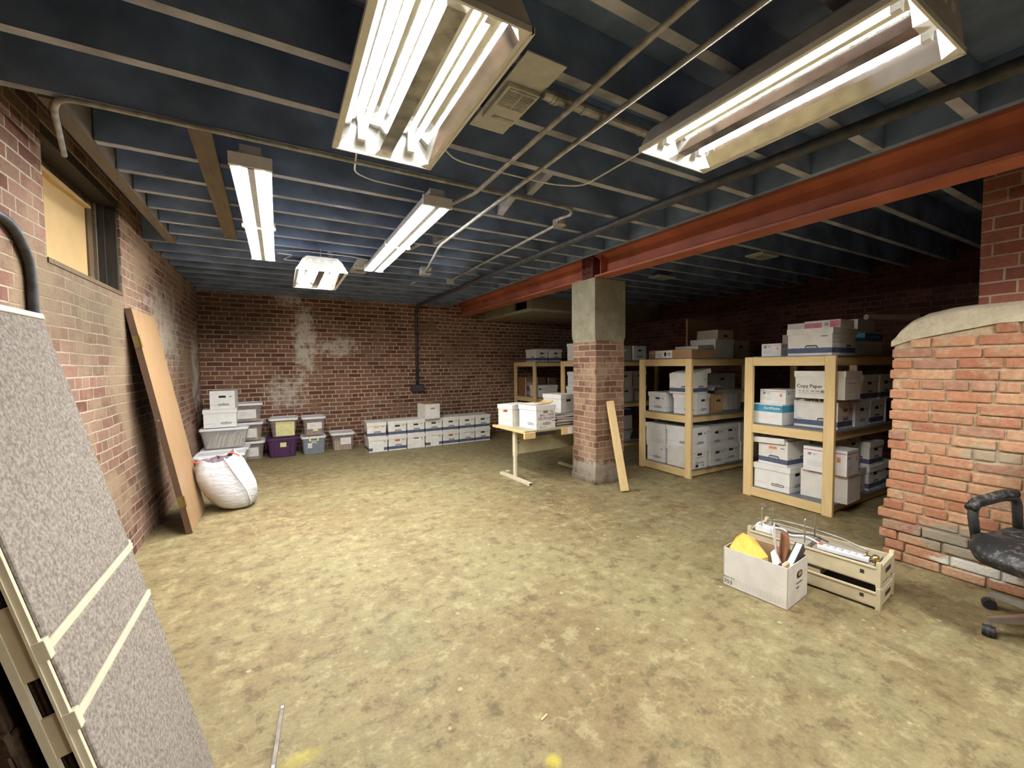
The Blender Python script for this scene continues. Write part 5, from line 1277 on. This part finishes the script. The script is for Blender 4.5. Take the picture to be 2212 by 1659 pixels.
for y, lb in ((0.665, 'tall wire bookend rising from the far end of the upper tray'), (0.40, 'tall wire bookend rising from the middle of the upper tray')):
    b = MB(); b.T = RT; b.tube(bend([(0.05, y, 0.257), (0.05, y, 0.415), (0.20, y - 0.01, 0.415), (0.20, y - 0.01, 0.257)], 0.018), 0.0042, M['chrome'], 6)
    tag(b.build('wire_bookend', smooth=True), lb, 'bookend', 'wire bookends in the upper tray')
t = thing('power_strip', 'white six outlet power strip lying in the upper beige tray', 'power strip', tuple(RT @ Vector((0.075, 0.20, 0.238))), TY + 0.06)
b = MB(); b.box(-0.028, -0.13, 0, 0.028, 0.13, 0.03, M['tubwhite']); b.build('case', t, bevel=0.006)
b = MB()
for k in range(6):
    y = -0.105 + k * 0.036
    for dx in (-0.009, 0.009): b.box(dx - 0.003, y - 0.006, 0.0302, dx + 0.003, y + 0.006, 0.0308, M['hole'])
    b.tube([(0, y + 0.013, 0.0302), (0, y + 0.013, 0.0308)], 0.003, M['hole'], 6)
b.build('outlets', t)
b = MB(); b.box(-0.012, 0.105, 0.03, 0.012, 0.124, 0.036, M['redplastic']); b.build('switch', t)
b = MB(); b.T = RT; b.box(0.06, 0.045, 0.153, 0.26, 0.36, 0.237, M['card_grey'])
tag(b.build('carton'), 'shallow grey carton filling the upper tray under the power strip', 'box')
for pts, lb, mt, r in (
    ([(0.09, 0.33, 0.262), (0.14, 0.42, 0.27), (0.07, 0.50, 0.262), (0.16, 0.56, 0.27), (0.13, 0.66, 0.262), (0.16, 0.72, 0.27)], 'white cord coiled along the upper tray', 'tubwhite', 0.006),
    ([(0.20, 0.10, 0.262), (0.24, 0.25, 0.285), (0.24, 0.45, 0.30), (0.23, 0.62, 0.30), (0.22, 0.70, 0.275)], 'grey cable arching along the back of the upper tray', 'steel', 0.006),
    ([(0.16, 0.30, 0.262), (0.20, 0.40, 0.27), (0.13, 0.52, 0.26), (0.20, 0.64, 0.265)], 'black cable tangled in the upper tray', 'dark', 0.0045)):
    b = MB(); b.T = RT; b.tube(bend(pts, 0.06), r, M[mt], 6); tag(b.build('cable', smooth=True), lb, 'cable')
b = MB(); b.T = RT; b.box(0.03, 0.38, 0.153, 0.27, 0.70, 0.25, M['card_grey']); tag(b.build('carton'), 'second shallow grey carton at the far end of the upper tray', 'box')
b = MB(); b.T = RT; b.box(0.03, 0.60, 0.2515, 0.09, 0.70, 0.285, M['tubwhite']); b.box(0.035, 0.68, 0.285, 0.085, 0.695, 0.30, M['tubwhite'])
tag(b.build('plug_adapter'), 'white plug adapter at the far end of the upper tray', 'adapter')
t = thing('door_knob', 'round brass door knob lying at the near end of the upper tray', 'knob', tuple(RT @ Vector((0.10, 0.052, 0.2375))), TY)
b = MB(); b.loft([[(r * math.cos(2*PI*k/16) , y, 0.026 + r * math.sin(2*PI*k/16)) for k in range(16)] for y, r in ((-0.025, 0.010), (-0.02, 0.020), (-0.008, 0.026), (0.006, 0.022), (0.012, 0.009), (0.035, 0.009))], M['gold']); b.build('knob', t, smooth=True)
b = MB(); b.tube([(0, 0.035, 0.026), (0, 0.042, 0.026)], 0.026, M['brass'], 16); b.build('rose_plate', t)
b = MB(); b.T = RT; b.box(0.05, 0.05, 0.024, 0.27, 0.40, 0.075, M['dark'])
tag(b.build('carton'), 'black carton inside the near end of the lower tray', 'box')
b = MB(); b.T = RT; b.box(0.02, 0.30, 0.078, 0.22, 0.66, 0.116, M['paper']); b.box(0.015, 0.31, 0.090, 0.02, 0.66, 0.110, M['manila'])
tag(b.build('paper_stack'), 'white files showing through the gap of the lower tray', 'papers')

# ------------------------------------------------------------------ office chair
t = thing('office_chair', 'dusty black office chair at the right edge before the brick pier', 'chair', (3.465, 0.42, 0), math.radians(-14))
def cushion(b, cx, cz, w, d, th, mat, seed=1):
    rings = []
    for z, f in ((-th / 2, 0.55), (-th * 0.47, 0.80), (-th * 0.3, 0.95), (0, 1.0), (th * 0.28, 0.97), (th * 0.45, 0.86), (th * 0.5, 0.6), (th * 0.46, 0.3), (th * 0.40, 0.05)):
        ring_ = []
        for k in range(28):
            a = 2 * PI * k / 28; c, s_ = math.cos(a), math.sin(a); e = 0.62
            x = math.copysign(abs(c) ** e, c) * w / 2 * f; y = math.copysign(abs(s_) ** e, s_) * d / 2 * f
            zz = z + (0.014 * math.sin(x * 26) * f if z > 0 else 0) - (0.05 * max(0, -x / (w / 2) - 0.55) if True else 0)
            ring_.append((cx + x, y, cz + zz))
        rings.append(ring_)
    b.loft(rings, mat, True, True)
b = MB(); cushion(b, -0.085, 0.46, 0.63, 0.53, 0.13, M['leather']); b.build('seat', t, smooth=True)
b = MB(); rings = []
for z, xo, w, th in ((0.56, 0.20, 0.36, 0.05), (0.60, 0.205, 0.43, 0.09), (0.75, 0.215, 0.47, 0.10), (0.92, 0.25, 0.46, 0.09), (1.04, 0.29, 0.40, 0.07), (1.08, 0.305, 0.30, 0.04)):
    ring_ = []
    for k in range(24):
        a = 2 * PI * k / 24; c, s_ = math.cos(a), math.sin(a)
        ring_.append((xo + math.copysign(abs(c) ** 0.7, c) * th / 2, math.copysign(abs(s_) ** 0.6, s_) * w / 2, z))
    rings.append(ring_)
b.loft(rings, M['leather']); b.build('backrest', t, smooth=True)
for s in (-1, 1):
    y = s * 0.275
    b = MB(); b.tube(bend([(-0.165, y, 0.45), (-0.205, y, 0.60), (-0.19, y, 0.655), (0.05, y, 0.675), (0.17, y, 0.66), (0.20, y, 0.45)], 0.07, 6), 0.022, M['rubber'], 10); ar = b.build('armrest_frame', t, smooth=True)
    b = MB(); b.tube(bend([(-0.225, y, 0.635), (-0.18, y, 0.668), (0.04, y, 0.692), (0.15, y, 0.685)], 0.06, 5), 0.026, M['leather'], 10); b.build('arm_pad', ar, smooth=True)
b = MB(); b.tube([(0, 0, 0.12), (0, 0, 0.28)], 0.028, M['dark'], 14); b.tube([(0, 0, 0.26), (0, 0, 0.40)], 0.018, M['chrome'], 12); b.box(-0.12, -0.08, 0.375, 0.12, 0.08, 0.405, M['dark']); b.box(0.08, -0.03, 0.38, 0.24, 0.03, 0.40, M['dark']); b.box(0.215, -0.03, 0.38, 0.24, 0.03, 0.70, M['dark']); b.build('gas_column', t)
for k in range(5):
    a = math.radians(146 + 14 - 10 + 72 * k); c, s_ = math.cos(a), math.sin(a)
    b = MB(); b.T = Matrix.Rotation(a, 4, 'Z'); b.loft([[(x, -w_, z0_), (x, w_, z0_), (x, w_ * 0.6, z1_), (x, -w_ * 0.6, z1_)] for x, w_, z0_, z1_ in ((0.0, 0.034, 0.10, 0.15), (0.12, 0.028, 0.098, 0.138), (0.30, 0.017, 0.076, 0.10), (0.325, 0.012, 0.076, 0.094))], M['chrome']); bl = b.build('base_leg', t)
    b = MB(); cx, cy = 0.315 * c, 0.315 * s_; d = Vector((math.cos(a + 0.9), math.sin(a + 0.9), 0)); n_ = Vector((-d.y, d.x, 0)); ctr = Vector((cx, cy, 0.0285)) + d * 0.012
    for off in (-0.014, 0.014):
        b.tube([ctr + n_ * (off - 0.009), ctr + n_ * (off + 0.009)], 0.0278, M['dark'], 18)
    b.tube([ctr + n_ * -0.006, ctr + n_ * 0.006], 0.031, M['rubber'], 14); b.tube([(cx, cy, 0.04), (cx, cy, 0.085)], 0.008, M['chrome'], 8); b.build('caster', bl, smooth=False)

# ------------------------------------------------------------------ litter on the floor
b = MB(); b.beam((-0.027, 1.985, 0.006), (-0.062, 1.665, 0.006), 0.014, 0.010, M['darksteel'], up=(0, 0, 1)); b.beam((-0.028, 1.97, 0.0125), (-0.030, 1.955, 0.0125), 0.010, 0.003, M['paper']); b.beam((-0.060, 1.685, 0.0125), (-0.062, 1.670, 0.0125), 0.010, 0.003, M['paper'])
tag(b.build('metal_strip'), 'thin metal strip lying on the concrete floor at the bottom of the view', 'strip')
b = MB(); b.T = Matrix.Translation((2.70, 4.96, 0.001)) @ Matrix.Rotation(0.3, 4, 'Z'); b.box(-0.03, -0.022, 0, 0.03, 0.022, 0.004, M['paper'])
tag(b.build('paper_scrap'), 'small white paper scrap on the floor behind the near table foot', 'paper')
b = MB(); b.T = Matrix.Translation((0.91, 1.378, 0.003)); b.beam((-0.018, -0.006, 0), (0.018, 0.006, 0), 0.006, 0.004, M['pine'])
tag(b.build('wood_chip'), 'tiny wood splinter on the bare floor near the yellow paint mark', 'splinter')

# ------------------------------------------------------------------ camera, world, view
cam = bpy.data.cameras.new('camera'); co = bpy.data.objects.new('camera', cam); C.objects.link(co)
f_px, pitch, yaw, roll = 898.6, 0.04522, 0.51064, -0.00888
cam.sensor_fit = 'HORIZONTAL'; cam.sensor_width = 36.0; cam.lens = 36.0 * f_px / 2212.0
cam.clip_start = 0.02; cam.clip_end = 100
cy, sy_ = math.cos(yaw), math.sin(yaw)
fwd = Vector((sy_ * math.cos(pitch), cy * math.cos(pitch), -math.sin(pitch))); rgt = Vector((cy, -sy_, 0)); upv = rgt.cross(fwd)
r2 = rgt * math.cos(roll) + upv * math.sin(roll); u2 = upv * math.cos(roll) - rgt * math.sin(roll)
co.matrix_world = Matrix(((r2.x, u2.x, -fwd.x, 0), (r2.y, u2.y, -fwd.y, 0), (r2.z, u2.z, -fwd.z, 1.45), (0, 0, 0, 1)))
SC.camera = co
wd = bpy.data.worlds.new('world'); SC.world = wd; wd.use_nodes = True
wd.node_tree.nodes['Background'].inputs[0].default_value = (0.02, 0.02, 0.022, 1); wd.node_tree.nodes['Background'].inputs[1].default_value = 0.1
vs_ = SC.view_settings; vs_.view_transform = 'Standard'; vs_.look = 'None'; vs_.gamma = 1.0; vs_.use_curve_mapping = False
vs_.exposure = 1.2
cyc = SC.cycles
cyc.use_denoising = True; cyc.max_bounces = 7; cyc.diffuse_bounces = 4; cyc.glossy_bounces = 3; cyc.use_adaptive_sampling = True; cyc.adaptive_threshold = 0.06; cyc.adaptive_min_samples = 16; cyc.transparent_max_bounces = 12
cyc.caustics_reflective = False; cyc.caustics_refractive = False; cyc.sample_clamp_indirect = 6.0
